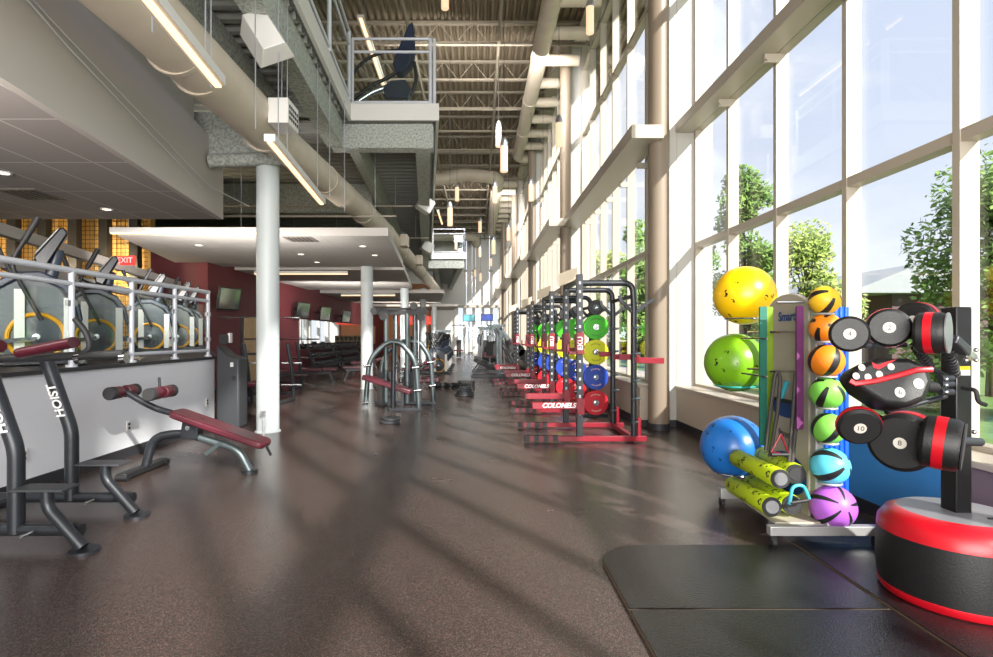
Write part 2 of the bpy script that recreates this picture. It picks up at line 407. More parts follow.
# curtain wall bays:  (y0, y1, x_glass)
BAYS = [(-7, 1.55, 3.50), (1.55, 8.95, 3.50), (9.1, 15.7, 2.95), (15.85, 22.55, 2.55), (22.7, 29.4, 2.28), (29.55, 36.3, 2.02), (36.45, 45.0, 1.78)]
TRZ = [0.66, 2.93, 4.83, 7.2, 9.05]
for i, (y0, y1, xg) in enumerate(BAYS):
    wn = struct('window_%d' % (i + 1), 'tall glazed bay of the window wall with pale mullions')
    sp = 1.25 if i < 2 else 1.2
    ys = []
    yy = y1
    while yy > y0 + 0.3: ys.append(yy); yy -= sp if i != 1 else 1.235
    ys.append(y0)
    for j, yy in enumerate(ys):
        yy = min(yy, y1 - 0.067)
        MB().box(xg, xg + 0.145, yy, yy + 0.065, 0.62, 9.95).put('mullion', FRAME, wn, smooth=False)
    for z in TRZ:
        MB().box(xg + 0.006, xg + 0.135, y0, y1, z - 0.045, z + 0.045).put('transom', FRAME, wn, smooth=False)
    MB().box(xg + 0.09, xg + 0.105, y0, y1, 0.64, 9.95).put('glass_pane', GLASS, wn, smooth=False)
    if i >= 1:
        MB().box(xg - (0.30 if i == 1 else 0.6), xg - (0.02 if i == 1 else 0.1), y0 - (0.65 if i > 1 else 8), y1, 4.76 if i == 1 else 4.50, 4.92 if i == 1 else 4.71).put('light_shelf', FRAME, wn, bevel=0.01)
        sz0 = 4.76 if i == 1 else 4.50
        for yy in ys[1:-1]:
            bb = MB(); bb.box(xg - 0.16, xg + 0.02, yy - 0.05, yy - 0.02, sz0 - 0.1, sz0); bb.cyl((xg - 0.14, yy - 0.08, sz0 - 0.07), (xg - 0.14, yy + 0.02, sz0 - 0.07), 0.02, n=8); bb.put('shelf_bracket', FRAME, wn)
    lw = xg - 0.28
    ws = struct('wall_right' if i == 0 else 'wall_right_%d' % i, 'low wall below the windows')
    if i == 1:
        MB().box(lw, xg + 0.25, 6.1, y1, 0, 0.62).put('low_wall', BEIGE, ws, smooth=False)
        MB().box(lw, xg + 0.25, 3.72, 6.1, 0, 0.62).put('low_wall', BLUEW, ws, smooth=False, label='blue padded stretch of the low wall')
        MB().box(lw, xg + 0.25, y0, 3.72, 0, 0.62).put('low_wall', MAUVE, ws, smooth=False)
    else:
        MB().box(lw, xg + 0.25, y0, y1, 0, 0.62).put('low_wall', BEIGE, ws, smooth=False)
    MB().box(lw - 0.03, xg + 0.02, y0, y1, 0.62, 0.665).put('sill', FRAME, ws, bevel=0.006)
    MB().box(lw - 0.012, lw, y0, y1, 0, 0.11).put('baseboard', BASEB, ws, smooth=False)
    if i >= 1 and i < 6:
        xn = BAYS[i + 1][2]
        MB().box(xn + 0.02, xg + 0.3, y1, y1 + 0.15, 0, 9.95).put('return_panel', PANEL, ws, smooth=False)
        MB().box(xn + 0.27, xn + 0.275, y1 - 0.004, y1, 0, 9.95).put('panel_joint', JOIST, ws, smooth=False)
        MB().box(xn - 0.3, xg + 0.0, y1 - 0.014, y1, 0, 0.11).put('baseboard', BASEB, ws, smooth=False)
# top head band
hd = struct('trim_1', 'band above the window wall')
for i, (y0, y1, xg) in enumerate(BAYS): MB().box(xg - 0.25, xg + 0.2, y0, y1, 9.72, 9.95).put('head_band', FRAME, hd, smooth=False)

pl = ['nearest', 'second', 'third', 'fourth', 'fifth']
for i in range(1, 6):
    y1 = BAYS[i][1]; xn = BAYS[i + 1][2]
    o = thing('pillar', '%s taupe steel pillar along the window wall' % pl[i - 1], 'pillar', (xn - 0.09, y1 - 0.22, 0), 0, 'pillars of the window wall')
    MB().cyl((0, 0, 0.0), (0, 0, 9.9), 0.16, n=24).put('shaft', PILLAR, o)
    MB().cyl((0, 0, 0.0), (0, 0, 0.1), 0.168, n=24).put('base_band', BASEB, o)

# end wall: glazed with white diagonals
eu = struct('wall_end_upper', 'white upper panels of the far wall')
for (xa_, xb_) in ((-1.8, -1.2), (-0.9, -0.5), (-0.2, 0.9), (1.2, 1.8)): MB().box(xa_, xb_, 45.0, 45.1, 4.0, 9.95).put('panel', WHITE, eu, smooth=False)
wn = struct('window_8', 'glazed end wall of the hall')
for xx in (-1.75, -1.1, -0.35, 0.4, 1.1, 1.75): MB().box(xx - 0.12, xx + 0.12, 45.1, 45.3, 0, 9.95).put('mullion', WHITE, wn, smooth=False)
for z in (0.1, 3.9, 6.8): MB().box(-1.8, 1.8, 45.08, 45.3, z - 0.08, z + 0.08).put('transom', PANEL, wn, smooth=False)
MB().box(-1.8, 1.8, 45.2, 45.22, 0, 9.95).put('glass_pane', GLASS, wn, smooth=False)
MB().box(-1.8, 1.8, 44.4, 44.9, 3.75, 3.95).put('light_shelf', FRAME, wn, bevel=0.01)
ew = struct('wall_end', 'end wall left of the far glazing')
MB().box(-3.6, -1.8, 45, 45.3, 0, 9.95).put('white_wall', WHITE, ew, smooth=False)
MB().box(-14, -3.6, 42.0, 42.2, 0, 5.7).put('tan_wall', mat('tan_wall', srgb(216, 150, 106), 0.6), ew, smooth=False)
MB().box(-14, -3.6, 45.0, 45.2, 5.7, 9.95).put('upper_wall', WHITE, ew, smooth=False)
MB().box(-3.7, -3.55, 42.0, 45.2, 0, 5.7).put('white_return', WHITE, ew, smooth=False)

# maroon television wall
mw = struct('wall_maroon', 'maroon painted wall with televisions and mirror')
MB().box(-7.4, -7.1, 14.5, 42, 0, 3.9).put('long_wall', MAROON, mw, smooth=False)
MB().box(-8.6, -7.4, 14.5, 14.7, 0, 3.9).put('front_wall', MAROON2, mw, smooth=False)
MB().box(-7.1, -7.085, 14.5, 42, 0, 0.12).put('baseboard', BASEB, mw, smooth=False)
MB().box(-7.1, -7.07, 21.9, 38, 0.95, 2.14).put('mirror_pane', MIRROR, mw, smooth=False)
dr = struct('door_1', 'blond wood door in the maroon wall')
MB().box(-7.1, -7.05, 16.7, 17.75, 0.0, 2.05).put('leaf', WOOD, dr, smooth=False)
MB().cyl((-7.04, 16.85, 1.0), (-6.98, 16.85, 1.0), 0.02, n=8).put('door_handle', CHROME, dr)

# ochre lit screen wall far left
ow = struct('wall_ochre', 'warm lit ochre lattice wall behind the cardio deck')
MB().box(-14, -8.6, 14.5, 14.7, 0, 5.7).put('ochre_face', OCHRE, ow, smooth=False)
for k in range(7): MB().box(-13.6 + k * 0.78, -13.38 + k * 0.78, 14.1, 14.3, 0, 5.6).put('dark_post', mat('dark_post', srgb(18, 16, 15), 0.6), ow, smooth=False)
b = MB()
for k in range(46): b.box(-13.9 + k * 0.115, -13.885 + k * 0.115, 14.36, 14.37, 1.1, 5.2)
for k in range(36): b.box(-13.9, -8.6, 14.36, 14.37, 1.1 + k * 0.115, 1.115 + k * 0.115)
tag(b.put('lattice', mat('lattice', srgb(90, 66, 34), 0.6), ow, smooth=False), kind='stuff')
for (z, t_) in ((3.02, 0.16), (2.55, 0.14)):
    MB().bar((-6.15, 4.5, z + 0.02), (-7.6, 14.0, z - 0.25), 0.12, t_).put('grey_beam', mat('grey_beam', srgb(168, 164, 160), 0.5), ow, smooth=False)
for k, (X, Y) in enumerate(((-12.4, 13.2), (-10.6, 13.4), (-9.2, 13.9))):
    l = bpy.data.lights.new('lattice_downlight', 'POINT'); l.energy = 110; l.color = (1.0, 0.80, 0.52); l.shadow_soft_size = 0.04
    o = bpy.data.objects.new('lattice_downlight', l); COL.objects.link(o); o.location = (X, Y, 3.2)

# bulkhead and its tiled soffit
TILE = tile_mat('soffit_tile', srgb(170, 162, 160), srgb(214, 210, 206), 0.61, 1.22)
TILE2 = tile_mat('cloud_tile', srgb(188, 184, 178), srgb(160, 156, 150), 0.61, 0.61, 0.012)
bk = struct('wall_bulkhead', 'pale bulkhead wall hanging over the cardio deck')
b = MB(); b.prism([(-4.28, 9.08), (-2.82, -2.0), (-14, -2.0), (-14, 9.08)], 3.392, 3.5, 'XY'); b.put('soffit', TILE, bk, smooth=False)
b = MB(); b.prism([(-4.20, 9.1), (-2.74, -2.0), (-2.82, -2.0), (-4.28, 9.1)], 3.39, 4.55, 'XY'); b.put('bulkhead_face', BULK, bk, smooth=False)
b = MB(); b.prism([(-4.22, 8.2), (-2.76, -2.0), (-2.94, -2.0), (-4.4, 8.2)], 4.55, 5.72, 'XY'); b.put('bulkhead_upper', BULK, bk, smooth=False)
b = MB()
b.tube([(-3.30, 2.8, 4.35), (-3.55, 4.6, 4.1), (-4.04, 8.3, 3.72), (-3.9, 9.4, 3.68)], 0.007, 6); b.tube([(-3.4, 3.6, 4.2), (-3.58, 4.8, 4.0), (-4.0, 8.0, 3.62)], 0.007, 6)
b.put('conduit', RAILM, bk)

# clouds (hung tiled ceilings)
cd = [(10.65, 15.4, -1.47 * 1.18, -1.77 * 1.18), (16.1, 23.0, -2.16, -2.75), (24.5, 31.5, -1.52, -2.1), (33.0, 40.5, -1.3, -1.9)]
cd = [(10.65, 15.4, -1.735, -2.09), (16.1, 23.1, -2.16, -2.76), (24.8, 32.2, -1.53, -2.16), (36.0, 41.5, -1.3, -1.9)]
for i, (a, c, xa, xb) in enumerate(cd):
    t = struct('ceiling_cloud', 'hung tiled ceiling panel over the free weights')
    MB().prism([(-6.95 if i == 0 else -7.1, a), (xa, a), (xb, c), (-8.2 if i == 0 else -7.1, c)], 3.40, 3.41, 'XY').put('tile_face', TILE2, t, smooth=False)
    MB().prism([(-6.95 if i == 0 else -7.1, a), (xa, a), (xb, c), (-8.2 if i == 0 else -7.1, c)], 3.41, 3.56, 'XY').put('edge_trim', BULK, t, smooth=False)
# second floor slab with white fascia
SL = [[(-1.55, -7), (-2.53, 10.9)], [(-0.8, 10.9), (-2.59, 30.4)], [(-0.66, 30.4), (-2.0, 45.0)]]
for i, ((xa, ya), (xb, yb)) in enumerate(SL):
    s_ = struct('floor_upper', 'upper running track floor edge')
    MB().prism([(-14, ya), (xa, ya), (xb, yb), (-14, yb)], 5.80, 6.0, 'XY').put('slab', FIREP, s_, smooth=False)
    b = MB(); yy = ya; prof = []
    while yy < yb - 0.3: prof += [(yy, 5.72), (yy + 0.1, 5.72), (yy + 0.15, 5.79), (yy + 0.25, 5.79)]; yy += 0.3
    n_ = len(prof); xm = lambda q: xa + (xb - xa) * (q - ya) / (yb - ya) - 0.1
    b.add([(-14, q, z) for q, z in prof] + [(xm(q), q, z) for q, z in prof], [(k, k + 1, n_ + k + 1, n_ + k) for k in range(n_ - 1)])
    b.put('deck_underside', DECKD, s_, smooth=False)
    MB().bar((xa, ya, 5.885), (xb, yb, 5.885), 0.06, 0.33).put('fascia', WHITE, s_, smooth=False)
    MB().bar((xa - 0.3, ya + 0.12, 5.46), (xb - 0.3, yb, 5.46), 0.3, 0.5).put('edge_beam', FIREP, s_, smooth=False)
    if i:
        xp = SL[i - 1][1][0]
        MB().box(xp - 0.02, xa + 0.03, ya - 0.03, ya + 0.03, 5.72, 6.05).put('front_fascia', WHITE, s_, smooth=False)
        MB().box(xp - 0.4, xa - 0.1, ya + 0.1, ya + 0.4, 5.22, 5.7).put('front_beam', FIREP, s_, smooth=False)
    MB().bar((xa - 1.7, ya + 0.12, 5.45), (xb - 1.1, yb, 5.45), 0.2, 0.5).put('inner_beam', FIREP, s_, smooth=False)
s_ = struct('trim_2', 'fireproofed cross girders on the round columns')
for k, yy in enumerate((8.6, 15.5, 22.4, 29.3, 36.2)):
    MB().box(-9, -2.95 if k else -3.0, yy - 0.15, yy + 0.15, 4.15 if k == 0 else 4.9, 4.9 if k == 0 else 5.7).put('girder', FIREP, s_, smooth=False)
tag(MB().box(-9.2, -9, -7, 45, 6.0, 9.95).put('wall_upper', mat('upper_wall', srgb(150, 134, 114), 0.7)), 'brown upper wall', kind='structure')

# cardio deck platform
pf = struct('trim_3', 'raised cardio platform with white front wall')
poly = [(-4.25, -2.0), (-4.25, 8.9), (-7.05, 14.5), (-14, 14.5), (-14, -2.0)]
MB().prism(poly, 0, 1.10, 'XY').put('platform_wall', WALLW, pf, smooth=False)
MB().prism([(-4.22, -2.0), (-4.22, 8.92), (-7.03, 14.5), (-14, 14.5), (-14, -2.0)], 1.10, 1.14, 'XY').put('platform_floor', BASEB, pf, smooth=False)
MB().box(-4.25, -4.235, -2, 8.9, 0, 0.12).put('baseboard', BASEB, pf, smooth=False)
for (px, py) in ((23.5, 456), (128.5, 426), (207, 402)):
    X = -4.24; d = X * F / (px - 478); z = CAMZ - (py - 336) * d / F
    b = MB(); b.box(X - 0.005, X + 0.008, d - 0.04, d + 0.04, z - 0.06, z + 0.06)
    o = thing('wall_outlet', {23.5: 'wall outlet behind the near black exercise machine', 128.5: 'wall outlet left of the ab bench', 207: 'small outlet near the end of the white platform wall'}[px], 'outlet', (X, d, z), 0, 'outlets in the platform wall')
    b.put('cover_plate', WHITE, o, world=True, bevel=0.003)
    MB().box(X + 0.008, X + 0.012, d - 0.018, d + 0.018, z + 0.008, z + 0.038).put('socket', BLACK, o, world=True); MB().box(X + 0.008, X + 0.012, d - 0.018, d + 0.018, z - 0.038, z - 0.008).put('socket', BLACK, o, world=True)

# outdoors
GRASS = mat('grass', srgb(96, 128, 62), 0.9, noise=0.25, nscale=3)
tag(MB().box(4.4, 160, -30, 160, -0.25, -0.12).put('ground_lawn', GRASS), 'green lawn outside the windows', kind='structure')
tag(MB().box(-60, 60, 47, 160, -0.25, -0.12).put('ground_plaza', mat('plaza', srgb(196, 190, 180), 0.9)), 'pale paving beyond the end wall', kind='structure')
tag(MB().box(5.2, 7.4, -30, 80, -0.12, -0.1).put('ground_path', mat('path_concrete', srgb(190, 182, 172), 0.85, noise=0.06, nscale=6)), 'concrete path outside the windows', kind='structure')

# ================================================================== COLUMNS left
for i, (yy, xx) in enumerate(((8.5, -3.235), (15.4, -3.1), (22.4, -2.98), (29.3, -2.92), (36.2, -2.87))):
    lab = ['nearest round white column beside the grey kiosk', 'second round white column behind the multi station frame', 'third round white column along the aisle', 'fourth round white column along the aisle', 'farthest round white column along the aisle'][i]
    o = thing('column', lab, 'column', (xx, yy, 0), 0, 'round white columns')
    MB().cyl((0, 0, 0), (0, 0, 4.15 if i == 0 else 3.99), 0.168, n=40).put('shaft', COLW, o)
    if i == 0:
        b = MB(); b.box(-0.03, 0.03, -0.215, -0.165, 0.26, 0.34); b.cyl((-0.0, -0.19, 0.0), (-0.0, -0.19, 0.27), 0.012, n=8); b.cyl((0.02, -0.19, 0.0), (0.02, -0.19, 0.27), 0.008, n=8); b.put('outlet_box', SILVER, o)
    MB().cyl((0, 0, 0), (0, 0, 0.015), 0.19, n=32).put('floor_ring', COLW, o)

# ================================================================== RAILINGS
rl = thing('guard_railing', 'grey tubular railing with glass panels on the white cardio platform', 'railing', (-4.33, 8.85, 1.14))
X = -4.33; ys = [8.85, 7.88, 6.90, 5.88, 4.86, 3.84, 2.8]
for yy in ys:
    b = MB(); b.cyl((X, yy, 1.14), (X, yy, 2.16), 0.03, n=14); b.cyl((X, yy, 1.14), (X, yy, 1.165), 0.055, n=14)
    p_ = b.put('post', RAILM, rl, world=True)
    for z in (1.42, 1.82):
        b = MB(); b.box(X - 0.015, X + 0.015, yy - 0.07, yy + 0.07, z - 0.03, z + 0.03); b.put('clip', SILVER, p_, world=True)
MB().cyl((X, 2.6, 2.17), (X, 8.87, 2.17), 0.032, n=14).put('top_rail', RAILM, rl, world=True)
MB().cyl((X, 2.6, 2.03), (X, 8.87, 2.03), 0.026, n=14).put('middle_rail', RAILM, rl, world=True)
MB().cyl((X, 2.6, 1.24), (X, 8.87, 1.24), 0.026, n=14).put('bottom_rail', RAILM, rl, world=True)
for a, c in zip(ys[:-1], ys[1:]): MB().box(X - 0.005, X + 0.005, c + 0.06, a - 0.06, 1.30, 1.96).put('glass_panel', RGLASS, rl, world=True, smooth=False)

def balcony_rail(label, pts):
    o = thing('balcony_railing', label, 'railing', (pts[0][0], pts[0][1], 6.0), 0, 'railings of the upper track')
    for (a, c) in zip(pts[:-1], pts[1:]):
        a = Vector((a[0], a[1], 0)); c = Vector((c[0], c[1], 0)); L_ = (c - a).length; n = max(1, round(L_ / 1.8)); d = (c - a).normalized()
        for k in range(n + 1):
            q = a + d * (L_ * k / n); MB().cyl((q.x, q.y, 6.05), (q.x, q.y, 7.38), 0.035, n=10).put('post', RAILM, o, world=True)
        for z in (7.38, 7.12, 6.12): MB().cyl((a.x, a.y, z), (c.x, c.y, z), 0.028, n=10).put('rail', RAILM, o, world=True)
        for k in range(n):
            q0 = a + d * (L_ * k / n + 0.07); q1 = a + d * (L_ * (k + 1) / n - 0.07)
            MB().bar((q0.x, q0.y, 6.6), (q1.x, q1.y, 6.6), 0.012, 0.9).put('glass_panel', RGLASS, o, world=True, smooth=False)
balcony_rail('upper railing along the near stretch of the running track', [(-1.75, -2.0), (-2.5, 10.7)])
balcony_rail('white railing round the nearer projecting balcony corner', [(-2.5, 10.98), (-0.95, 10.98)])
balcony_rail('railing edge running back from the nearer balcony corner', [(-0.87, 11.0), (-2.6, 30.2)])
balcony_rail('white railing round the farther projecting balcony', [(-2.5, 30.5), (-0.75, 30.5), (-2.0, 44.5)])

# ================================================================== DUCTS
def duct(label, pts, r, group=None, bands=(), extra=None):
    o = thing('air_duct', label, 'duct', pts[0], 0, group)
    MB().tube(bend(pts, r * 2.2, 7), r, 28).put('duct_pipe', DUCT, o, world=True)
    for (p, d) in bands:
        p = Vector(p); d = Vector(d).normalized(); MB().tube([p - d * 0.03, p + d * 0.03], r + 0.014, 28).put('collar', DUCT, o, world=True)
    return o
Xd, Zd = -2.86, 4.27
dp = [(-2.95, -3, Zd), (-2.86, 7.6, Zd), (-2.52, 14.0, Zd), (-2.5, 37, Zd)]
o = duct('large round duct running along the left side under the upper floor', dp[:2], 0.29, 'air ducts',
     [((-2.9, yy, Zd), (0, 1, 0)) for yy in (2.4, 3.9, 5.3, 5.75, 7.5)])
MB().tube(bend(dp[1:], 1.0, 7), 0.25, 28).put('reduced_pipe', DUCT, o, world=True)
for (xx, yy) in ((-2.75, 9.8), (-2.6, 12.4), (-2.52, 15), (-2.51, 18), (-2.51, 21), (-2.5, 24), (-2.5, 28)):
    MB().tube([(xx, yy, Zd), (xx, yy + 0.06, Zd)], 0.265, 28).put('collar', DUCT, o, world=True)
for (xx, yy) in ((-2.2, 16.2), (-2.2, 20.4)): MB().box(xx - 0.1, xx + 0.12, yy, yy + 0.5, Zd - 0.15, Zd + 0.2).put('damper_box', DUCT, o, world=True, bevel=0.02)
o = duct('ceiling duct with short side branches above the window wall, nearer', [(1.66, -3, 9.0), (1.66, 23.3, 9.0), (2.5, 23.3, 9.0)], 0.225, 'air ducts', [((1.66, yy, 9.0), (0, 1, 0)) for yy in (12, 14.9, 17.6, 20.3)])
yy = 11.0
while yy < 23.0:
    MB().tube([(1.7, yy, 9.0), (2.75, yy, 9.0)], 0.15, 18).put('side_branch', DUCT, o, world=True); yy += 1.36
o = duct('ceiling duct bending left behind the pendants', [(-6.0, 26.2, 8.9), (-1.6, 26.2, 8.9), (-0.8, 26.2, 9.15), (0.95, 26.2, 9.0), (0.95, 40, 9.0)], 0.3, 'air ducts')
yy = 27.4
while yy < 39:
    MB().tube([(1.0, yy, 9.0), (1.95, yy, 9.0)], 0.17, 14).put('side_branch', DUCT, o, world=True); yy += 1.4
duct('farthest ceiling duct crossing above the second balcony', [(-6, 41.4, 8.9), (-0.2, 41.4, 8.9), (-0.2, 44.5, 8.9)], 0.3, 'air ducts')
o = thing('cross_duct', 'grey wrapped branch duct behind the large round duct', 'duct', (-4.6, 8.2, 4.15))
MB().tube([(-4.05, 8.35, 4.12), (-2.95, 8.35, 4.16)], 0.1, 16).put('wrapped_pipe', FIREP, o, world=True)
for k, (yy, lab) in enumerate(((14.7, 'thin white pipe crossing under the upper floor, nearer'), (11.8, 'thin white pipe crossing above the hung ceiling'), (19.5, 'thin pipe crossing under the upper floor, farther'))):
    o = thing('sprinkler_pipe', lab, 'pipe', (-6, yy, 4.95))
    MB().cyl((-7, yy, 4.93 - (k == 1) * 0.9 + 0.0), (-1.75, yy, 4.93 - (k == 1) * 0.9), 0.022, n=8).put('pipe', FRAME, o, world=True)
    for xx in (-6.5, -4.3, -2.2): MB().cyl((xx, yy, 4.93 - (k == 1) * 0.9), (xx, yy, 5.72), 0.008, n=6).put('hanger_rod', SILVER, o, world=True)
# hanger rods of the duct
o = thing('rod_hangers', 'thin vertical hanger rods between upper floor and large duct', 'rods', (-2.6, 7, 4.4), group='hanger rods')
for yy in (4.1, 5.0, 6.0, 7.0, 9.0, 10.0): MB().cyl((-2.42, yy, 3.72), (-2.42, yy, 5.74), 0.007, n=6).put('rod', SILVER, o, world=True)

# ================================================================== LINEAR LIGHTS
def linear(label, a, c, wd=0.09, ht=0.12, energy=25, rods=True, lightdir=(0, 0, -1)):
    a, c = Vector(a), Vector(c); o = thing('linear_light', label, 'light', tuple((a + c) / 2), 0, 'linear lights')
    MB().bar(a, c, wd, ht).put('housing', WHITE, o, world=True, smooth=False)
    off = Vector((0, 0, -ht / 2 - 0.008))
    MB().bar(a + off, c + off, wd * 0.42, 0.02).put('diffuser', WARM, o, world=True, smooth=False)
    if rods:
        for t in (0.12, 0.88):
            q = a.lerp(c, t); MB().cyl((q.x, q.y, q.z + ht / 2), (q.x, q.y, 5.74 if q.z < 5.7 else 9.9), 0.006, n=6).put('rod', SILVER, o, world=True)
    return o
linear('linear light in front of the large duct, nearest the viewer', (-2.0, 2.4, 3.66), (-2.23, 4.74, 3.66), 0.12, 0.08, 14)
linear('linear light beside the large duct just before the white column', (-2.3, 6.09, 3.66), (-2.54, 8.98, 3.66), 0.12, 0.08, 18)
linear('linear light across the front edge of the hung ceiling', (-6.95, 10.45, 3.47), (-4.15, 10.45, 3.47), 0.09, 0.1, 14)
linear('linear light across the second hung ceiling', (-6.6, 16.3, 3.345), (-3.85, 16.3, 3.345), 0.09, 0.08, 14)
linear('linear light across the third hung ceiling', (-6.2, 25.0, 3.345), (-3.75, 25.0, 3.345), 0.09, 0.08, 14)
linear('linear light across the farthest hung ceiling', (-5.6, 33.8, 3.36), (-3.0, 33.8, 3.36), 0.09, 0.08, 14)
linear('warm linear light above the nearer balcony', (-2.77, 13.0, 9.0), (-2.83, 17.2, 9.0), 0.16, 0.08, 20)
linear('warm linear light above the upper floor further back', (-3.1, 24.0, 9.0), (-3.1, 28.0, 9.0), 0.16, 0.08, 20)
linear('warm linear light above the farther balcony', (-2.4, 33.0, 9.0), (-2.4, 37.0, 9.0), 0.16, 0.08, 20)

# recessed downlights and vents
DLM = mat('downlight_lens', (1, .9, .8), 0.4, emit=(1.0, 0.80, 0.6), estr=3.0)
for (px, py, z0, lab) in ((106.7, 209, 3.39, 'recessed downlight in the near tiled soffit, right one'), (3.5, 172.5, 3.39, 'recessed downlight in the near tiled soffit at the left edge'),
                          (362.6, 246, 3.4, 'recessed downlight in the hung ceiling close to its right edge'), (374.7, 255, 3.4, 'small downlight in the hung ceiling near its back right corner'),
                          (301, 254, 3.4, 'recessed downlight in the middle of the hung ceiling'), (317, 262, 3.4, 'recessed downlight toward the back of the hung ceiling'), (199, 245, 3.4, 'recessed downlight in the hung ceiling left of the round column')):
    d = (z0 - CAMZ) * F / (336 - py); X = (px - 478) * d / F
    o = thing('downlight', lab, 'light', (X, d, z0), 0, 'recessed downlights')
    MB().lathe([(0.085, -0.001), (0.085, -0.012), (0.06, -0.012), (0.06, -0.001)], (0, 0, 0)).put('trim_ring', WHITE, o)
    MB().cyl((0, 0, -0.006), (0, 0, -0.002), 0.06, n=20).put('lens', DLM, o)
for (px, py, z0, lab) in ((31, 194, 3.39, 'square air vent in the near tiled soffit'), (301, 239, 3.4, 'square air vent in the hung ceiling')):
    d = (z0 - CAMZ) * F / (336 - py); X = (px - 478) * d / F
    o = thing('air_vent', lab, 'vent', (X, d, z0), 0, 'ceiling vents')
    MB().box(-0.28, 0.28, -0.28, 0.28, -0.012, -0.001).put('frame', mat('vent_grey', srgb(120, 114, 108), 0.6), o)
    b = MB()
    for k in range(5): b.box(-0.2 + k * 0.09, -0.16 + k * 0.09, -0.22, 0.22, -0.02, -0.011)
    b.put('slats', mat('vent_slat', srgb(70, 64, 60), 0.6), o)

# pendants: (px, py of lamp middle, lamp height px)
pend = [(445, -8, 34, 'pendant cylinder lamp cut by the top edge of the picture'), (590, 16, 35, 'large pendant lamp high at the top beside the window wall'),
        (498.5, 134, 26, 'upper of the two overlapping pendants near the ceiling duct'), (504, 155, 34, 'lower larger of the two overlapping central pendants'),
        (559, 131, 31, 'pendant lamp in front of the window wall right of the duct'), (457, 192, 18, 'small pendant lamp right of the grey balcony beam'),
        (450, 214, 24, 'pendant lamp just above the farther balcony'), (495, 192, 22, 'pendant hanging right below the second duct bend'),
        (531, 190, 22, 'pendant lamp in front of the second window bay'), (543, 213, 22, 'lowest pendant in front of the second window bay'),
        (480, 225, 15, 'small pendant lamp in the middle above the far hall'), (480, 251, 12, 'small pendant right of the farther balcony railing'),
        (493.5, 245, 18, 'pendant beside the third window bay, left one'), (508.5, 232, 17, 'pendant beside the third window bay, right one'),
        (504, 244, 11, 'tiny pendant close to the third pillar'), (456, 243, 13, 'pendant seen through the farther balcony railing'),
        (475, 272, 9, 'farthest pendant at centre, left one'), (480.5, 276, 10, 'farthest pendant at centre, right one'), (491, 261, 10, 'small far pendant right of centre'), (505, 271, 10, 'small far pendant before the fourth window bay')]
for (px, py, h, lab) in pend:
    d = 0.72 * F / h; c = P(px, py, d)
    o = thing('pendant_lamp', lab, 'lamp', (c.x, c.y, c.z), 0, 'pendant lamps')
    MB().lathe([(0.0, -0.36), (0.075, -0.36), (0.08, -0.34), (0.08, 0.18)], n=20).put('glass_shade', PEND, o)
    MB().lathe([(0.082, 0.18), (0.082, 0.26), (0.04, 0.36), (0.0, 0.36)], n=20).put('cap', SILVER, o)
    MB().cyl((0, 0, 0.36), (0, 0, 9.97 - c.z), 0.006, n=6).put('cord', BLACK, o)

# loudspeakers and boxes
o = thing('loudspeaker', 'white hanging wedge loudspeaker under the upper floor', 'speaker', (-2.5, 6.5, 4.98))
b = MB(); b.prism([(-0.2, -0.28), (0.2, -0.28), (0.2, 0.28), (-0.2, 0.28)], -0.12, 0.05, 'XZ')
b = MB(); b.add([(-0.13, -0.14, -0.27), (0.13, -0.14, -0.27), (0.13, -0.14, 0.27), (-0.13, -0.14, 0.27), (-0.22, 0.12, -0.27), (0.22, 0.12, -0.27), (0.22, 0.12, 0.27), (-0.22, 0.12, 0.27)],
      [(0, 1, 2, 3), (4, 7, 6, 5), (0, 4, 5, 1), (1, 5, 6, 2), (2, 6, 7, 3), (3, 7, 4, 0)])
b.xf(Euler((R(-20), R(-28), R(20))).to_matrix().to_4x4()); b.put('cabinet', WHITE, o, bevel=0.01)
MB().cyl((0, 0.05, 0.2), (0, 0.05, 0.72), 0.015, n=8).put('bracket', WHITE, o)
o = thing('vented_box', 'white slotted box hanging beside the large duct', 'box', (-2.49, 7.0, 4.24))
MB().box(-0.1, 0.15, -0.2, 0.2, -0.14, 0.17).put('casing', WHITE, o, bevel=0.006)
for k in range(3):
    for j in range(5): MB().box(0.151, 0.156, -0.16 + j * 0.07, -0.12 + j * 0.07, -0.08 + k * 0.07, -0.04 + k * 0.07).put('slot', BLACK, o)
MB().cyl((0, 0, 0.17), (0, 0, 1.5), 0.008, n=6).put('rod', SILVER, o)
for (px, py, d, sz, lab) in ((425, 205, 16, 0.22, 'white camera box hanging below the edge of the upper floor'), (427, 247, 22, 0.22, 'second white box hanging below the upper floor edge')):
    c = P(px, py, d); o = thing('loudspeaker', lab, 'speaker', tuple(c), 0.4)
    b = MB(); b.prism(rrect(-sz, sz, -sz * 0.9, sz * 0.9, 0.06), -sz * 0.7, sz * 0.7); b.xf(Matrix.Rotation(0.5, 4, 'Y')); b.put('cabinet', WHITE, o, bevel=0.01)
    MB().cyl((0, 0, 0), (0, 0, 5.72 - c.z), 0.015, n=8).put('bracket', WHITE, o)

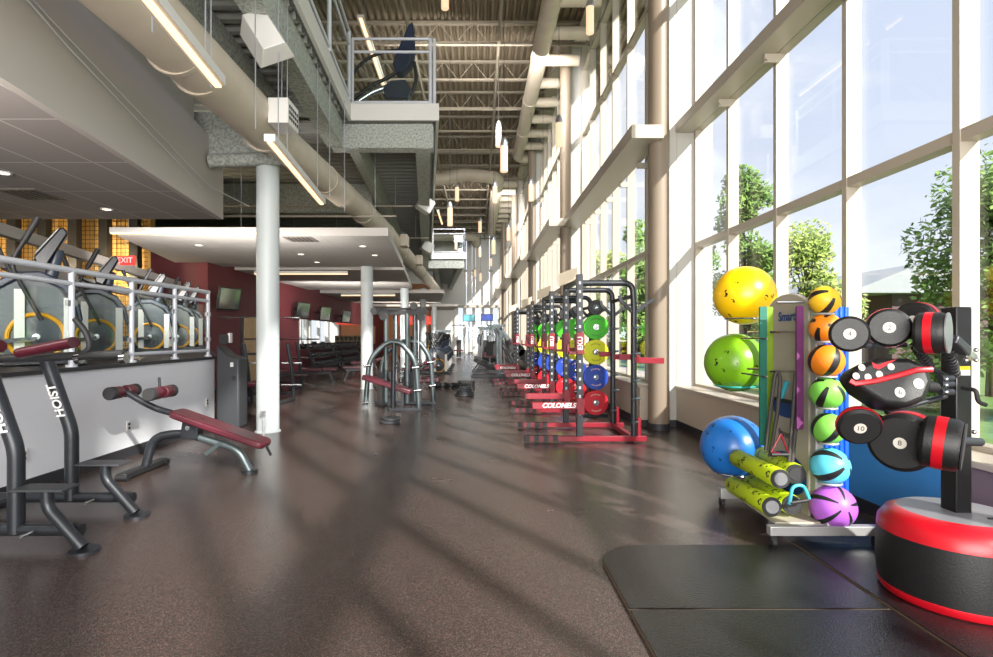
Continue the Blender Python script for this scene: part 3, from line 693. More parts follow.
# ================================================================== SQUAT RACKS
def tubebox(b, p0, p1, s=0.075): return b.bar(p0, p1, s, s)
def make_rack():
    o = thing('squat_rack', 'x', 'squat rack', (0, 0, 0), 0, 'squat racks along the windows')
    W = 1.18; FX, RX = 0.0, 0.75
    for k, yy in enumerate((0.0, W)):
        b = MB(); tubebox(b, (-0.72, yy, 0.055), (0.92, yy, 0.055), 0.07); bm_ = b.put('base_beam', REDM, o, bevel=0.004)
        b = MB()
        for q in range(4): b.bar((-0.76 + q * 0.13, yy, 0.058), (-0.69 + q * 0.13, yy, 0.058), 0.082, 0.076)
        b.put('rubber_sleeve', BLACK, bm_)
        MB().bar((-0.745, yy, 0.058), (-0.30, yy, 0.058), 0.076, 0.071).put('dark_sleeve', DRED, bm_)
        # front upright with holes
        b = MB(); b.box(-0.042, 0.042, yy - 0.042, yy + 0.042, 0.09, 2.32)
        up = b.put('front_upright', BMETAL, o, bevel=0.004)
        b = MB()
        for q in range(16): b.box(-0.014, 0.014, yy - 0.0435, yy - 0.0425, 0.38 + q * 0.12, 0.42 + q * 0.12)
        for q in range(16): b.box(-0.0435, -0.0425, yy - 0.014, yy + 0.014, 0.38 + q * 0.12, 0.42 + q * 0.12)
        b.put('peg_holes', mat('pale_hole', srgb(176, 180, 184), 0.5), up)
        # arched top tube and rear upright
        b = MB(); pts = bend([(0.0, yy, 2.20), (RX - 0.02, yy, 2.20), (RX, yy, 1.95), (RX, yy, 0.09)], 0.3, 8); b.tube(pts, 0.042, 12); b.put('rear_upright', BMETAL, o)
        # Y shaped bar hooks
        b = MB(); b.bar((RX, yy, 1.78), (RX - 0.17, yy, 1.95), 0.045, 0.045); b.bar((RX, yy, 1.78), (RX + 0.2, yy, 1.94), 0.045, 0.045); b.bar((RX + 0.2, yy, 1.94), (RX + 0.28, yy, 1.97), 0.04, 0.04); b.bar((RX - 0.17, yy, 1.95), (RX - 0.2, yy, 2.03), 0.04, 0.04); b.put('bar_hook', BMETAL, o)
        for z in (1.58, 1.22, 0.85, 0.6, 0.28):
            MB().cyl((RX - 0.04, yy - 0.05, z), (RX + 0.09, yy + 0.01, z + 0.01), 0.018, n=8).put('storage_pin', GMETAL, o)
        b = MB(); b.cyl((RX + 0.07, yy, 0.09), (RX + 0.07, yy, 0.34), 0.03, n=10); b.put('rear_peg', REDM, o)
        # spotter arm near the floor with lettering
        b = MB(); b.bar((-0.66, yy - 0.075, 0.52), (0.05, yy - 0.075, 0.52), 0.06, 0.09); b.box(-0.05, 0.05, yy - 0.11, yy + 0.05, 0.40, 0.62)
        arm = b.put('spotter_arm', REDM, o, bevel=0.004)
        if k == 0: text('lettering', 'COLONELS', 0.09, INKW, arm, (-0.3, yy - 0.107, 0.522), (R(90), 0, 0), 0.001, 0.002, 0.25)
        # upper j-hook with plate
        b = MB(); b.box(-0.055, 0.055, yy - 0.075, yy - 0.045, 1.22, 1.52); b.box(-0.17, -0.05, yy - 0.07, yy + 0.01, 1.22, 1.26); b.box(-0.18, -0.15, yy - 0.07, yy + 0.01, 1.22, 1.36); b.box(-0.062, -0.042, yy - 0.075, yy + 0.05, 1.22, 1.5)
        h_ = b.put('bar_catch', REDM if k == 0 else DRED, o, bevel=0.003)
        if k == 0: text('lettering', 'EKU', 0.10, INKW, h_, (0.0, yy - 0.0765, 1.37), (R(90), R(-90), 0), 0.001, 0.002)
    b = MB(); b.bar((RX + 0.0, 0, 0.055), (RX + 0.0, W, 0.055), 0.07, 0.07); b.put('rear_base_beam', REDM, o, bevel=0.004)
    b = MB(); b.bar((0, 0.04, 2.24), (0, W - 0.04, 2.24), 0.06, 0.06); b.put('pull_up_bar', BMETAL, o)
    b = MB(); b.bar((RX, 0, 2.02), (RX, W, 2.02), 0.05, 0.05); b.put('rear_cross_bar', BMETAL, o)
    for yy in (0.0, W):
        b = MB(); b.bar((RX - 0.2, yy + 0.05, 1.18), (RX, yy + 0.05, 1.18), 0.05, 0.08); b.bar((RX, yy - 0.04, 1.14), (RX + 0.4, yy - 0.04, 1.13), 0.05, 0.08); b.put('dip_arm', REDM, o, bevel=0.004)
    b = MB(); b.add([(-0.24, 0.3, 2.18), (0.02, 0.3, 2.28), (0.02, 0.3, 2.46), (-0.24, 0.3, 2.36), (-0.24, 0.31, 2.18), (0.02, 0.31, 2.28), (0.02, 0.31, 2.46), (-0.24, 0.31, 2.36)], [(0, 1, 2, 3), (7, 6, 5, 4), (0, 4, 5, 1), (1, 5, 6, 2), (2, 6, 7, 3), (3, 7, 4, 0)])
    b.put('placard', CREAMP, o, smooth=False)
    return o
rk = make_rack()
rlab = ['nearest red and black squat rack with lettered spotter arm', 'second squat rack from the front along the windows', 'third squat rack from the front along the windows', 'farthest squat rack of the row along the windows', '']
ry = [7.62, 10.5, 13.5, 16.5]
for i, yy in enumerate(ry):
    o = rk if i == 0 else copy_tree(rk)
    o['label'] = rlab[i]; o.location = (1.40 - (0.0, 0.0, 0.07, 0.22, 0.4)[i], yy, 0)

# bumper plate trees with coloured plates
def plate_mb(r, t, hub=0.05):
    b = MB(); b.lathe([(hub * 0.5, -t / 2), (hub, -t / 2), (hub + 0.005, -t / 2 + 0.006), (r * 0.78, -t / 2 + 0.006), (r * 0.80, -t / 2), (r - 0.008, -t / 2), (r, -t / 2 + 0.008), (r, t / 2 - 0.008), (r - 0.008, t / 2), (hub * 0.5, t / 2)], axis='Y', n=36)
    return b
PC = {'green': srgb(66, 190, 30), 'yellow': srgb(214, 218, 20), 'blue': srgb(26, 66, 170), 'red': srgb(200, 22, 44), 'black': srgb(36, 37, 40)}
pproto = {}
ypl = [10.0, 11.95, 13.05, 14.95, 16.05, 17.95]
for ti, yy in enumerate(ypl):
    Xp = (2.12, 2.12, 2.05, 2.02, 1.95, 1.9)[ti]
    nth = ['nearest', 'second', 'third', 'fourth', 'fifth', 'farthest'][ti]
    o = thing('plate_storage_post', '%s plate storage post behind the squat racks' % nth, 'plate rack', (Xp, yy, 0), 0, 'plate storage posts')
    MB().box(-0.035, 0.035, 0.06, 0.13, 0, 2.0).put('post', BMETAL, o, bevel=0.004)
    MB().box(-0.25, 0.25, 0.055, 0.135, 0.0, 0.05).put('foot', BMETAL, o, bevel=0.004)
    for z in (0.27, 0.73, 1.18, 1.63, 1.98): MB().cyl((0, -0.12, z), (0, 0.08, z), 0.024, n=12).put('peg', CHROME, o)
    for (cn, z, r) in (('red', 0.27, 0.225), ('blue', 0.73, 0.225), ('yellow', 1.18, 0.225), ('green', 1.63, 0.225), ('black', 1.98, 0.14)):
        if cn not in pproto:
            q = thing('bumper_plate' if cn != 'black' else 'small_weight_plate', 'x', 'weight plate', (0, 0, 0), 0, '%s weight plates' % cn)
            plate_mb(r, 0.07).put('disc', mat('plate_' + cn, PC[cn], 0.42), q)
            MB().lathe([(0.026, -0.042), (0.055, -0.042), (0.06, -0.034), (0.06, 0.03)], axis='Y', n=24).put('hub', CHROME if cn != 'black' else GMETAL, q)
            MB().lathe([(r * 0.83, -0.0362), (r * 0.84, -0.0362), (r * 0.84, -0.034)], axis='Y', n=24)
            if cn != 'black':
                ink = mat('plate_ink_' + cn, [c * 0.35 for c in PC[cn]] if cn in ('yellow', 'green') else srgb(220, 180, 170), 0.5)
                for a0 in (60, 240):
                    b = MB()
                    for k in range(7):
                        a = R(a0 + k * 10); u, v = math.cos(a), math.sin(a)
                        b.add([(u * r * 0.62, -0.0305, v * r * 0.62), (u * r * 0.72, -0.0305, v * r * 0.72), (math.cos(a + .1) * r * 0.72, -0.0305, math.sin(a + .1) * r * 0.72), (math.cos(a + .1) * r * 0.62, -0.0305, math.sin(a + .1) * r * 0.62)], [(0, 1, 2, 3)])
                    b.put('printed_mark', ink, q, smooth=False)
            pproto[cn] = q
        else: q = copy_tree(pproto[cn])
        q['label'] = '%s %s plate on the %s storage post' % ('small' if cn == 'black' else 'round', cn, nth) + (' at its top' if cn == 'black' else '')
        q.location = (Xp, yy - 0.05, z)

# ================================================================== HOIST style machine, left foreground
o = thing('leg_raise_station', 'black tube exercise station with maroon pads at the left edge', 'exercise machine', (-3.3, 4.2, 0))
WORLD = dict(world=True)
OV = 0.05
YA, YB = 3.85, 4.62
def up_path(xb, y): return bend([(xb - 0.22, y, 1.30), (xb, y, 0.68), (xb, y, 0.10)], 0.08, 5)
for (xb, y) in ((-3.22, YA), (-3.40, YB)):
    u = MB().tube(up_path(xb, y), 0.052, 20).put('upright', BMETAL, o, **WORLD)
    text('lettering', 'HOIST', 0.10, INKW, u, (0, 0, 0), (0, 0, 0), 0.001, 0.003, 0.2)
    t_ = u.children[0]; m_ = Matrix.Translation(Vector((xb - 0.085 - (-3.3), y - 0.058 - 4.2, 0.93))) @ Matrix.Rotation(R(90), 4, 'X') @ Matrix.Rotation(R(109), 4, 'Z')
    t_.location = m_.to_translation(); t_.rotation_euler = m_.to_euler()
for (y, x1) in ((YA, -2.88), (YB, -3.0)):
    MB().cyl((-4.1, y, 0.12), (x1 + 0.12, y, 0.12), 0.042, n=16).put('base_tube', BMETAL, o, **WORLD)
MB().cyl((-3.9, YA - 0.1, 0.10), (-3.9, YB + 0.1, 0.10), 0.04, n=16).put('cross_tube', BMETAL, o, **WORLD)
for (y, xc) in ((YA - 0.07, -2.95), (YB - 0.1, -3.05)):
    b = MB(); b.tube(bend([(xc, y, 0.42), (xc, y, 0.30), (xc + 0.26, y - 0.02, 0.03)], 0.08, 6), 0.04, 16); b.put('foot_post', BMETAL, o, **WORLD)
    b = MB(); b.cyl((xc + 0.27, y - 0.02, 0.0), (xc + 0.27, y - 0.02, 0.02), 0.095, n=24); b.put('foot_disc', BMETAL, o, **WORLD)
    b = MB(); b.box(xc - 0.2, xc + 0.16, y - 0.08, y + 0.1, 0.42, 0.435); b.put('foot_plate', STONE, o, bevel=0.004, **WORLD)
    MB().cyl((xc - 0.1, y, 0.13), (xc - 0.1, y - 0.1, 0.13), 0.012, n=8).put('bolt', CHROME, o, **WORLD)
yc = 4.15
MB().cyl((-4.3, yc, 1.27), (-2.66, yc, 1.335), 0.032, n=16).put('cross_bar', BLACK, o, **WORLD)
for xx in (-3.62, -3.02, -2.68): MB().cyl((xx, yc, 1.30), (xx + 0.04, yc, 1.305), 0.042, n=16).put('clamp_ring', CHROME, o, **WORLD)
MB().tube([(-3.34, yc - 0.12, 1.345), (-2.95, yc - 0.12, 1.425)], 0.04, 18, sx=1.6).put('arm_pad', PAD, o, **WORLD)
MB().tube([(-4.2, yc - 0.35, 1.385), (-3.3, yc - 0.35, 1.40)], 0.045, 18, sx=1.6).put('arm_pad', PAD, o, **WORLD)
for (x0, y0) in ((-2.98, yc), (-3.42, 3.7)):
    MB().tube(bend([(x0 - 0.02, y0, 1.33), (x0 + 0.07, y0, 1.37), (x0 + 0.05, y0 - 0.02, 1.50), (x0 - 0.03, y0 - 0.03, 1.60)], 0.06, 5), 0.022, 12).put('hand_grip', BLACK, o, **WORLD)
b = MB(); b.prism(rrect(-3.7, -3.22, 0.98, 1.22, 0.06), 3.36, 3.44, 'XZ'); b.put('back_pad', PAD, o, bevel=0.02, **WORLD)

# ================================================================== AB BENCH
o = thing('ab_bench', 'adjustable maroon decline bench with foam ankle rollers by the platform wall', 'bench', (-3.0, 5.95, 0))
Y0 = 5.95
for (xx, z) in ((-3.83, 0.87), (-3.42, 0.86)):
    rr = MB(); rr.cyl((xx, Y0 - 0.06, z), (xx, Y0 - 0.20, z - 0.0), 0.066, n=24); rr.cyl((xx, Y0 + 0.06, z), (xx, Y0 + 0.20, z), 0.066, n=24)
    for sgn in (-1, 1):
        q = MB(); q.cyl((xx, Y0 + sgn * 0.04, z), (xx, Y0 + sgn * 0.22, z), 0.066, n=24); rl_ = q.put('ankle_roller', PAD, o, world=True, bevel=0.01)
        q = MB(); q.lathe([(0.0, 0), (0.062, 0), (0.068, 0.01), (0.068, 0.07)], (xx, Y0 + sgn * 0.22 + (-0.012 if sgn < 0 else -0.06), z), axis='Y', n=24); q.put('end_cap', FOAM, rl_, world=True)
    MB().cyl((xx, Y0 - 0.1, z), (xx, Y0 + 0.1, z), 0.02, n=10).put('roller_axle', BMETAL, o, world=True)
MB().tube(bend([(-3.8, Y0, 0.87), (-3.58, Y0, 0.74), (-3.45, Y0, 0.68), (-2.95, Y0, 0.545)], 0.1, 5), 0.034, 14).put('roller_arm', BMETAL, o, world=True)
MB().cyl((-3.45, Y0 + 0.04, 0.80), (-3.46, Y0 + 0.04, 1.02), 0.014, n=8).put('pull_pin', BLACK, o, world=True)
pad = MB(); pad.prism(rrect(-0.53, 0.53, -0.15, 0.15, 0.07), -0.035, 0.035, 'XY')
ang = math.atan2(0.35, 1.0)
pad.xf(Matrix.Translation((-2.77, Y0, 0.475)) @ Matrix.Rotation(ang, 4, 'Y')); pad.put('bench_pad', PAD, o, world=True, bevel=0.018)
MB().tube(bend([(-3.58, Y0, 0.08), (-3.5, Y0, 0.38), (-3.24, Y0, 0.42), (-3.05, Y0, 0.41)], 0.16, 8), 0.045, 16).put('front_leg', BMETAL, o, world=True)
MB().tube(bend([(-3.15, Y0, 0.42), (-2.58, Y0, 0.25), (-2.46, Y0, 0.02)], 0.18, 8), 0.042, 16).put('spine', GMETAL, o, world=True)
MB().cyl((-2.46, Y0, 0), (-2.46, Y0, 0.03), 0.085, n=24).put('foot_disc', BMETAL, o, world=True)
MB().bar((-3.60, Y0 - 0.38, 0.045), (-3.60, Y0 + 0.38, 0.045), 0.09, 0.07).put('foot_bar', BLACK, o, world=True, bevel=0.012)
for sg in (-1, 1): MB().cyl((-3.66, Y0 + sg * 0.36, 0.035), (-3.54, Y0 + sg * 0.36, 0.035), 0.035, n=14).put('transport_wheel', BLACK, o, world=True)
b = MB(); b.prism([(-3.18, 0.38), (-3.0, 0.36), (-2.98, 0.52), (-3.15, 0.58)], Y0 - 0.07, Y0 + 0.07, 'XZ'); b.put('pivot_bracket', BMETAL, o, world=True, bevel=0.008)
MB().cyl((-3.09, Y0 - 0.085, 0.49), (-3.09, Y0 + 0.085, 0.49), 0.025, n=14).put('pivot_bolt', CHROME, o, world=True)
MB().bar((-2.75, Y0 - 0.04, 0.33), (-2.92, Y0 - 0.04, 0.20), 0.012, 0.04).put('adjuster_strip', GMETAL, o, world=True)
MB().bar((-2.26, Y0 - 0.05, 0.29), (-2.20, Y0 - 0.08, 0.20), 0.012, 0.03).put('pad_lever', BLACK, o, world=True)

# ================================================================== KIOSK
o = thing('dispenser_kiosk', 'tall dark grey wipes dispenser between platform and round column', 'dispenser', (-4.0, 8.95, 0))
b = MB(); b.prism([(-0.17, 0), (0.20, 0), (0.20, 1.12), (0.04, 1.15), (-0.17, 1.32)], -0.17, 0.17, 'XZ'); b.put('cabinet', mat('kiosk_grey', srgb(56, 58, 62), 0.45), o, bevel=0.03)
b = MB(); b.prism(rrect(-0.17, -0.02, 1.33, 1.5, 0.04), -0.08, 0.06, 'XZ'); b.put('dispenser_head', BLACK, o, bevel=0.012)
MB().box(-0.04, 0.0, -0.05, 0.05, 1.36, 1.52).put('head_panel', WHITE, o, bevel=0.01)
MB().cyl((0.12, -0.172, 0.8), (0.12, -0.176, 0.8), 0.04, n=18).put('opening', BLACK, o)
MB().box(0.06, 0.11, -0.176, -0.172, 0.98, 1.05).put('sign_label', WHITE, o)

# ================================================================== ELLIPTICALS
def make_elliptical():
    o = thing('elliptical_trainer', 'x', 'elliptical trainer', (0, 0, 0), 0, 'elliptical trainers')
    b = MB(); b.bar((-0.9, -0.12, 0.05), (0.45, -0.12, 0.05), 0.07, 0.07); b.bar((-0.9, 0.2, 0.05), (0.45, 0.2, 0.05), 0.07, 0.07); b.bar((-0.9, -0.3, 0.05), (-0.9, 0.38, 0.05), 0.07, 0.07); b.bar((0.42, -0.3, 0.05), (0.42, 0.38, 0.05), 0.07, 0.07); b.put('base_frame', BMETAL, o, bevel=0.005)
    prof = [(-0.30, 0.10), (0.30, 0.10), (0.34, 0.45), (0.33, 0.72), (0.22, 0.90), (0.02, 1.0), (-0.16, 0.99), (-0.34, 0.86), (-0.38, 0.55), (-0.34, 0.3)]
    b = MB(); b.prism(prof, -0.10, 0.18); b.put('shroud', SHROUD2, o, bevel=0.04)
    b = MB(); b.prism([(-0.40, 0.88), (-0.18, 1.03), (0.04, 1.05), (0.26, 0.94), (0.38, 0.74), (0.42, 0.5), (0.37, 0.5), (0.33, 0.70), (0.22, 0.86), (0.02, 0.96), (-0.16, 0.95), (-0.36, 0.80)], -0.14, 0.22); b.put('top_cowl', SHROUD, o, bevel=0.02)
    b = MB(); b.ring((0.0, -0.13, 0.32), 0.25, 0.024, 'Y', 40, 8); b.put('wheel_ring', YEL, o)
    b = MB(); b.lathe([(0.0, -0.03), (0.08, -0.03), (0.1, -0.015), (0.22, 0.0), (0.22, 0.02)], (0, -0.125, 0.32), 'Y', 36); b.put('wheel_disc', SHROUD2, o)
    b = MB(); b.lathe([(0.0, -0.015), (0.035, -0.012), (0.04, 0.0)], (0, -0.155, 0.32), 'Y', 20); b.put('hub_cap', SILVER, o)
    b = MB(); b.box(-0.19, -0.1, -0.166, -0.154, 0.1, 0.84); b.box(0.24, 0.33, -0.166, -0.154, 0.1, 0.76); b.put('side_stripe', WHITE, o, smooth=False)
    b = MB(); b.tube(bend([(0.10, 0.04, 0.9), (0.14, 0.04, 1.1), (0.18, 0.04, 1.32)], 0.1), 0.05, 12, sx=1.3); b.put('mast', SHROUD, o)
    cn = MB(); cn.prism([(-0.02, 1.14), (0.08, 1.10), (0.28, 1.50), (0.25, 1.57), (0.20, 1.56), (-0.03, 1.22)], -0.06, 0.16); cq = cn.put('console', SCREEN, o, bevel=0.02)
    MB().bar((-0.02, 0.05, 1.25), (0.19, 0.05, 1.55), 0.19, 0.012, (-1, 0, 0.8)).put('console_face', mat('console_grey', srgb(150, 150, 152), 0.4), cq, smooth=False)
    for sy in (-0.26, 0.34):
        if sy < 0: hp = [(0.05, sy, 0.5), (-0.22, sy, 1.10), (-0.10, sy, 1.35), (0.02, sy, 1.62)]
        else: hp = [(0.05, sy, 0.5), (-0.25, sy, 1.05), (-0.38, sy, 1.38), (-0.46, sy, 1.62)]
        b = MB(); b.tube(bend(hp, 0.2), 0.022, 10); b.tube([Vector(hp[2]), Vector(hp[3])], 0.032, 10); b.put('moving_handle', BLACK, o)
        b = MB(); b.bar((-0.75, sy * 0.6, 0.22), (0.0, sy * 0.8, 0.30), 0.04, 0.05); b.put('pedal_link', BMETAL, o)
        b = MB(); b.prism(rrect(-0.72, -0.36, 0.28, 0.33, 0.02), sy * 0.6 - 0.06, sy * 0.6 + 0.06); b.put('pedal', BLACK, o, bevel=0.01)
    b = MB(); b.tube(bend([(0.15, -0.05, 1.1), (-0.1, -0.12, 1.12), (-0.22, -0.12, 1.2)], 0.1), 0.018, 10); b.put('fixed_grip', BLACK, o)
    return o
el = make_elliptical()
els = [(-4.95, 6.2, 1.14, R(36), 'elliptical trainer on the cardio deck at the left edge, largest'),
       (-5.80, 8.4, 1.14, R(33), 'elliptical trainer on the cardio deck, second from the left'),
       (-6.42, 10.8, 1.14, R(30), 'elliptical trainer on the cardio deck, third from the left'),
       (-6.75, 12.4, 1.14, R(28), 'elliptical trainer behind the third one on the cardio deck'),
       (-7.15, 13.6, 1.14, R(26), 'farthest elliptical trainer on the cardio deck'),
       (-6.35, 4.6, 1.14, 0, 'x')]
for i, (x, y, z, rz, lab) in enumerate(els):
    if lab == 'x': continue
    q = el if i == 0 else copy_tree(el)
    q.location = (x, y, z); q.rotation_euler = (0, 0, rz); q['label'] = lab
    if z > 2: q['group'] = 'upper floor trainers'; q.rotation_euler = (0, 0, PI); q.scale = (1.12, 1, 1.15)
um = thing('elliptical_trainer', 'elliptical trainer with blue console on the nearer upper balcony behind its railing', 'elliptical trainer', (-1.9, 11.9, 6.0))
def Q(px, py): return P(px, py, 11.9)
MB().prism([(p.x, p.z) for p in (Q(393, 66), Q(397, 54), Q(409, 27), Q(413, 24), Q(415, 50), Q(411, 66), Q(403, 74), Q(396, 74))], 11.8, 12.1).put('console', mat('console_blue', srgb(30, 44, 70), 0.7), um, world=True, bevel=0.02)
MB().tube(bend([Q(346, 84), Q(362, 62), Q(378, 53), Q(398, 50)], 0.4), 0.035, 12).put('handle', BLACK, um, world=True)
MB().tube(bend([Q(352, 100), Q(370, 86), Q(392, 76), Q(404, 66), Q(409, 52)], 0.4), 0.04, 12).put('handle', BLACK, um, world=True)
MB().tube(bend([Q(352, 106), Q(372, 92), Q(394, 85), Q(404, 92), Q(406, 101)], 0.5), 0.06, 12).put('side_cowl', SILVER, um, world=True)
MB().tube(bend([Q(414, 62), Q(417, 78), Q(413, 92), Q(404, 100)], 0.3), 0.04, 12).put('rear_arm', BLACK, um, world=True)
MB().prism([(p.x, p.z) for p in (Q(386, 101), Q(384, 90), Q(392, 83), Q(406, 82), Q(412, 92), Q(408, 101))], 11.75, 12.05).put('drive_housing', SHROUD, um, world=True, bevel=0.03)
MB().box(Q(352, 0).x, Q(416, 0).x, 11.6, 12.2, 6.0, 6.1).put('base_frame', BMETAL, um, world=True)
for i in range(6):
    q = copy_tree(el); q.location = (-1.55 - i * 0.02, 21.5 + i * 1.25, 0); q.rotation_euler = (0, 0, R(10)); q['group'] = 'far aisle trainers'
    q['label'] = ['first', 'second', 'third', 'fourth', 'fifth', 'sixth'][i] + ' slate elliptical trainer from the front in the far aisle row'

# ================================================================== MULTI STATION
o = thing('multi_station', 'large grey multi station cable frame with curved legs and maroon benches', 'exercise machine', (-1.65, 11.6, 0))
for (x0, x1, y, yo) in ((-1.98, -2.24, 11.4, 0), (-1.9, -2.15, 12.5, 0)):
    pts = bend([(x0 + 0.35, y, 1.36), (x0 + 0.1, y, 1.34), (x1, y - 0.05, 1.0), (x1 - 0.06, y - 0.1, 0.05)], 0.25, 8)
    MB().tube(pts, 0.052, 12).put('curved_leg', GMETAL, o, world=True)
for (x0, x1, y) in ((-1.62, -1.22, 10.85), (-1.36, -1.02, 11.9)):
    pts = bend([(x0 - 0.1, y, 1.36), (x0 + 0.1, y, 1.34), (x1, y, 1.0), (x1 + 0.06, y, 0.05)], 0.25, 8)
    MB().tube(pts, 0.052, 12).put('curved_leg', GMETAL, o, world=True)
    MB().cyl((x0 - 0.05, y, 0.05), (x0 - 0.03, y, 1.36), 0.05, n=12).put('post', BMETAL, o, world=True)
    MB().bar((x0 - 0.12, y, 0.035), (x1 + 0.12, y, 0.035), 0.07, 0.06).put('base_bar', BMETAL, o, world=True)
for (xx, yy) in ((-1.95, 11.7), (-1.78, 11.9), (-1.5, 11.7), (-1.36, 11.9)):
    MB().cyl((xx, yy, 0.05), (xx, yy, 1.95), 0.05, n=12).put('tower_post', GMETAL, o, world=True)
MB().bar((-2.2, 11.8, 0.05), (-1.0, 11.8, 0.05), 0.08, 0.07).put('base_bar', BMETAL, o, world=True)
MB().bar((-2.15, 11.8, 0.35), (-1.85, 11.8, 0.35), 0.1, 0.7).put('weight_stack', BLACK, o, world=True)
MB().bar((-1.62, 11.9, 0.35), (-1.42, 11.9, 0.35), 0.1, 0.7).put('weight_stack', BLACK, o, world=True)
b = MB(); b.bar((-2.25, 11.75, 1.97), (-1.1, 11.75, 1.97), 0.08, 0.09); b.bar((-2.1, 11.4, 2.03), (-1.2, 12.1, 2.06), 0.05, 0.05); b.put('top_beam', BLACK, o, world=True)
for (xx, yy, z) in ((-2.2, 11.7, 2.0), (-2.0, 11.65, 1.88), (-1.35, 11.6, 2.1), (-1.15, 11.7, 2.0), (-1.2, 11.6, 1.86)):
    MB().cyl((xx, yy - 0.03, z), (xx, yy + 0.03, z), 0.08, n=16).put('pulley', BLACK, o, world=True)
for xx in (-1.72, -1.62, -1.25): MB().cyl((xx, 11.6, 0.5), (xx, 11.6, 1.9), 0.01, n=6).put('cable', SILVER, o, world=True)
for (xx, z) in ((-1.68, 0.95), (-1.6, 0.75), (-1.2, 0.95), (-1.25, 0.7)):
    b = MB(); b.ring((xx, 11.3, z), 0.045, 0.014, 'Y', 14, 6); b.ring((xx + 0.03, 11.3, z - 0.09), 0.045, 0.014, 'Y', 14, 6); b.put('chain_link', GMETAL, o, world=True)
def padbar(p0, p1, wd=0.28, th=0.1):
    b = MB(); b.bar(p0, p1, wd, th); return b
padbar((-2.28, 11.0, 0.66), (-1.32, 10.95, 0.36)).put('bench_pad', PAD, o, world=True, bevel=0.02)
padbar((-1.75, 12.3, 0.48), (-0.85, 12.3, 0.50)).put('bench_pad', PAD, o, world=True, bevel=0.02)
MB().bar((-1.5, 10.97, 0.05), (-1.5, 10.97, 0.38), 0.05, 0.05).put('pad_leg', BMETAL, o, world=True)
for (xx, yy, z) in ((-2.27, 11.35, 0.85), (-1.22, 10.85, 0.85), (-1.18, 10.85, 0.4), (-1.02, 11.9, 0.9), (-0.98, 11.9, 0.4), (-2.3, 11.3, 0.1)):
    MB().cyl((xx - 0.07, yy - 0.05, z), (xx + 0.07, yy - 0.05, z + 0.02), 0.03, n=10).put('joint_collar', CHROME, o, world=True)

# plates lying on the floor
def floor_stack(label, x, y, r, n):
    o = thing('weight_plate_stack', label, 'weight plates', (x, y, 0))
    for k in range(n):
        b = MB(); b.lathe([(0.03, 0), (r - 0.01, 0), (r, 0.01), (r, 0.035), (r - 0.01, 0.045), (0.03, 0.045)], (0, 0, k * 0.047)); b.put('plate', STONE, o)
for k in range(2):
    q = thing('floor_weight_plate', ['lower dark weight plate lying on the floor before the multi station', 'upper dark weight plate lying on the floor before the multi station'][k], 'weight plate', (-1.49 + 0.03 * k, 9.35, 0.001 + k * 0.047), 0, 'plates on the floor')
    r = 0.17 - 0.01 * k
    MB().lathe([(0.03, 0), (r - 0.01, 0), (r, 0.01), (r, 0.035), (r - 0.01, 0.045), (0.03, 0.045)]).put('disc', STONE, q)
    MB().lathe([(0.03, 0.01), (0.05, 0.01), (0.05, 0.0465), (0.03, 0.0465)]).put('hub', GMETAL, q)
for k in range(4):
    q = thing('floor_weight_plate', ['bottom', 'second', 'third', 'top'][k] + ' weight plate of the stack on the floor in the aisle', 'weight plate', (-0.34 + 0.02 * (k % 2), 13.6, 0.001 + k * 0.055), 0, 'plates stacked in the aisle')
    r = 0.24 - 0.025 * k
    MB().lathe([(0.03, 0), (r - 0.01, 0), (r, 0.01), (r, 0.04), (r - 0.01, 0.052), (0.03, 0.052)]).put('disc', STONE, q)
for k in range(5):
    X = -1.25 + k * 0.24; q = thing('floor_dumbbell', ['leftmost', 'second', 'middle', 'fourth', 'rightmost'][k] + ' black dumbbell of the row on the aisle floor', 'dumbbell', (X, 15.6 + 0.1 * (k % 2), 0.075), 0.3 * k, 'dumbbells on the aisle floor')
    for sg in (-1, 1): MB().cyl((sg * 0.05, 0, 0), (sg * 0.14, 0, 0), 0.075, n=12).put('head', BLACK, q)
    MB().cyl((-0.06, 0, 0), (0.06, 0, 0), 0.016, n=8).put('handle', SILVER, q)
q = thing('step_platform', 'low dark step platform behind the plate stack in the aisle', 'step', (-0.33, 15.9, 0)); MB().box(-0.25, 0.25, -0.15, 0.15, 0.12, 0.18).put('top', BLACK, q, bevel=0.01)
for sg in (-1, 1): MB().box(sg * 0.2 - 0.04, sg * 0.2 + 0.04, -0.13, 0.13, 0, 0.12).put('riser', BLACK, q)

# ================================================================== BENCHES and BARBELL RACKS left
def flat_bench(label, x, y, rz, inc=0.0):
    o = thing('weight_bench', label, 'bench', (x, y, 0), rz, 'maroon weight benches')
    padbar((-0.55, 0, 0.42), (0.15, 0, 0.42), 0.28).put('seat_pad', PAD, o, bevel=0.02)
    padbar((0.18, 0, 0.44), (0.6, 0, 0.44 + inc), 0.28).put('back_pad', PAD, o, bevel=0.02)
    MB().bar((-0.45, 0, 0.33), (0.4, 0, 0.33), 0.07, 0.07).put('spine', BMETAL, o)
    for xx in (-0.35, 0.35): MB().bar((xx, 0, 0.33), (xx + (0.15 if xx > 0 else -0.1), 0, 0.05), 0.05, 0.05).put('leg', BMETAL, o)
    for xx in (-0.45, 0.5): MB().bar((xx, -0.25, 0.03), (xx, 0.25, 0.03), 0.06, 0.06).put('foot_bar', BMETAL, o)
flat_bench('maroon flat bench left of the dumbbell racks', -5.0, 17.2, 0.1)
flat_bench('maroon bench with raised back near the second round column', -4.0, 18.6, 0.15, 0.2)
flat_bench('maroon bench farther along the dumbbell racks', -4.4, 21.6, 0.1, 0.15)
flat_bench('maroon bench behind the multi station to the right', -1.9, 17.5, 0.1, 0.1)
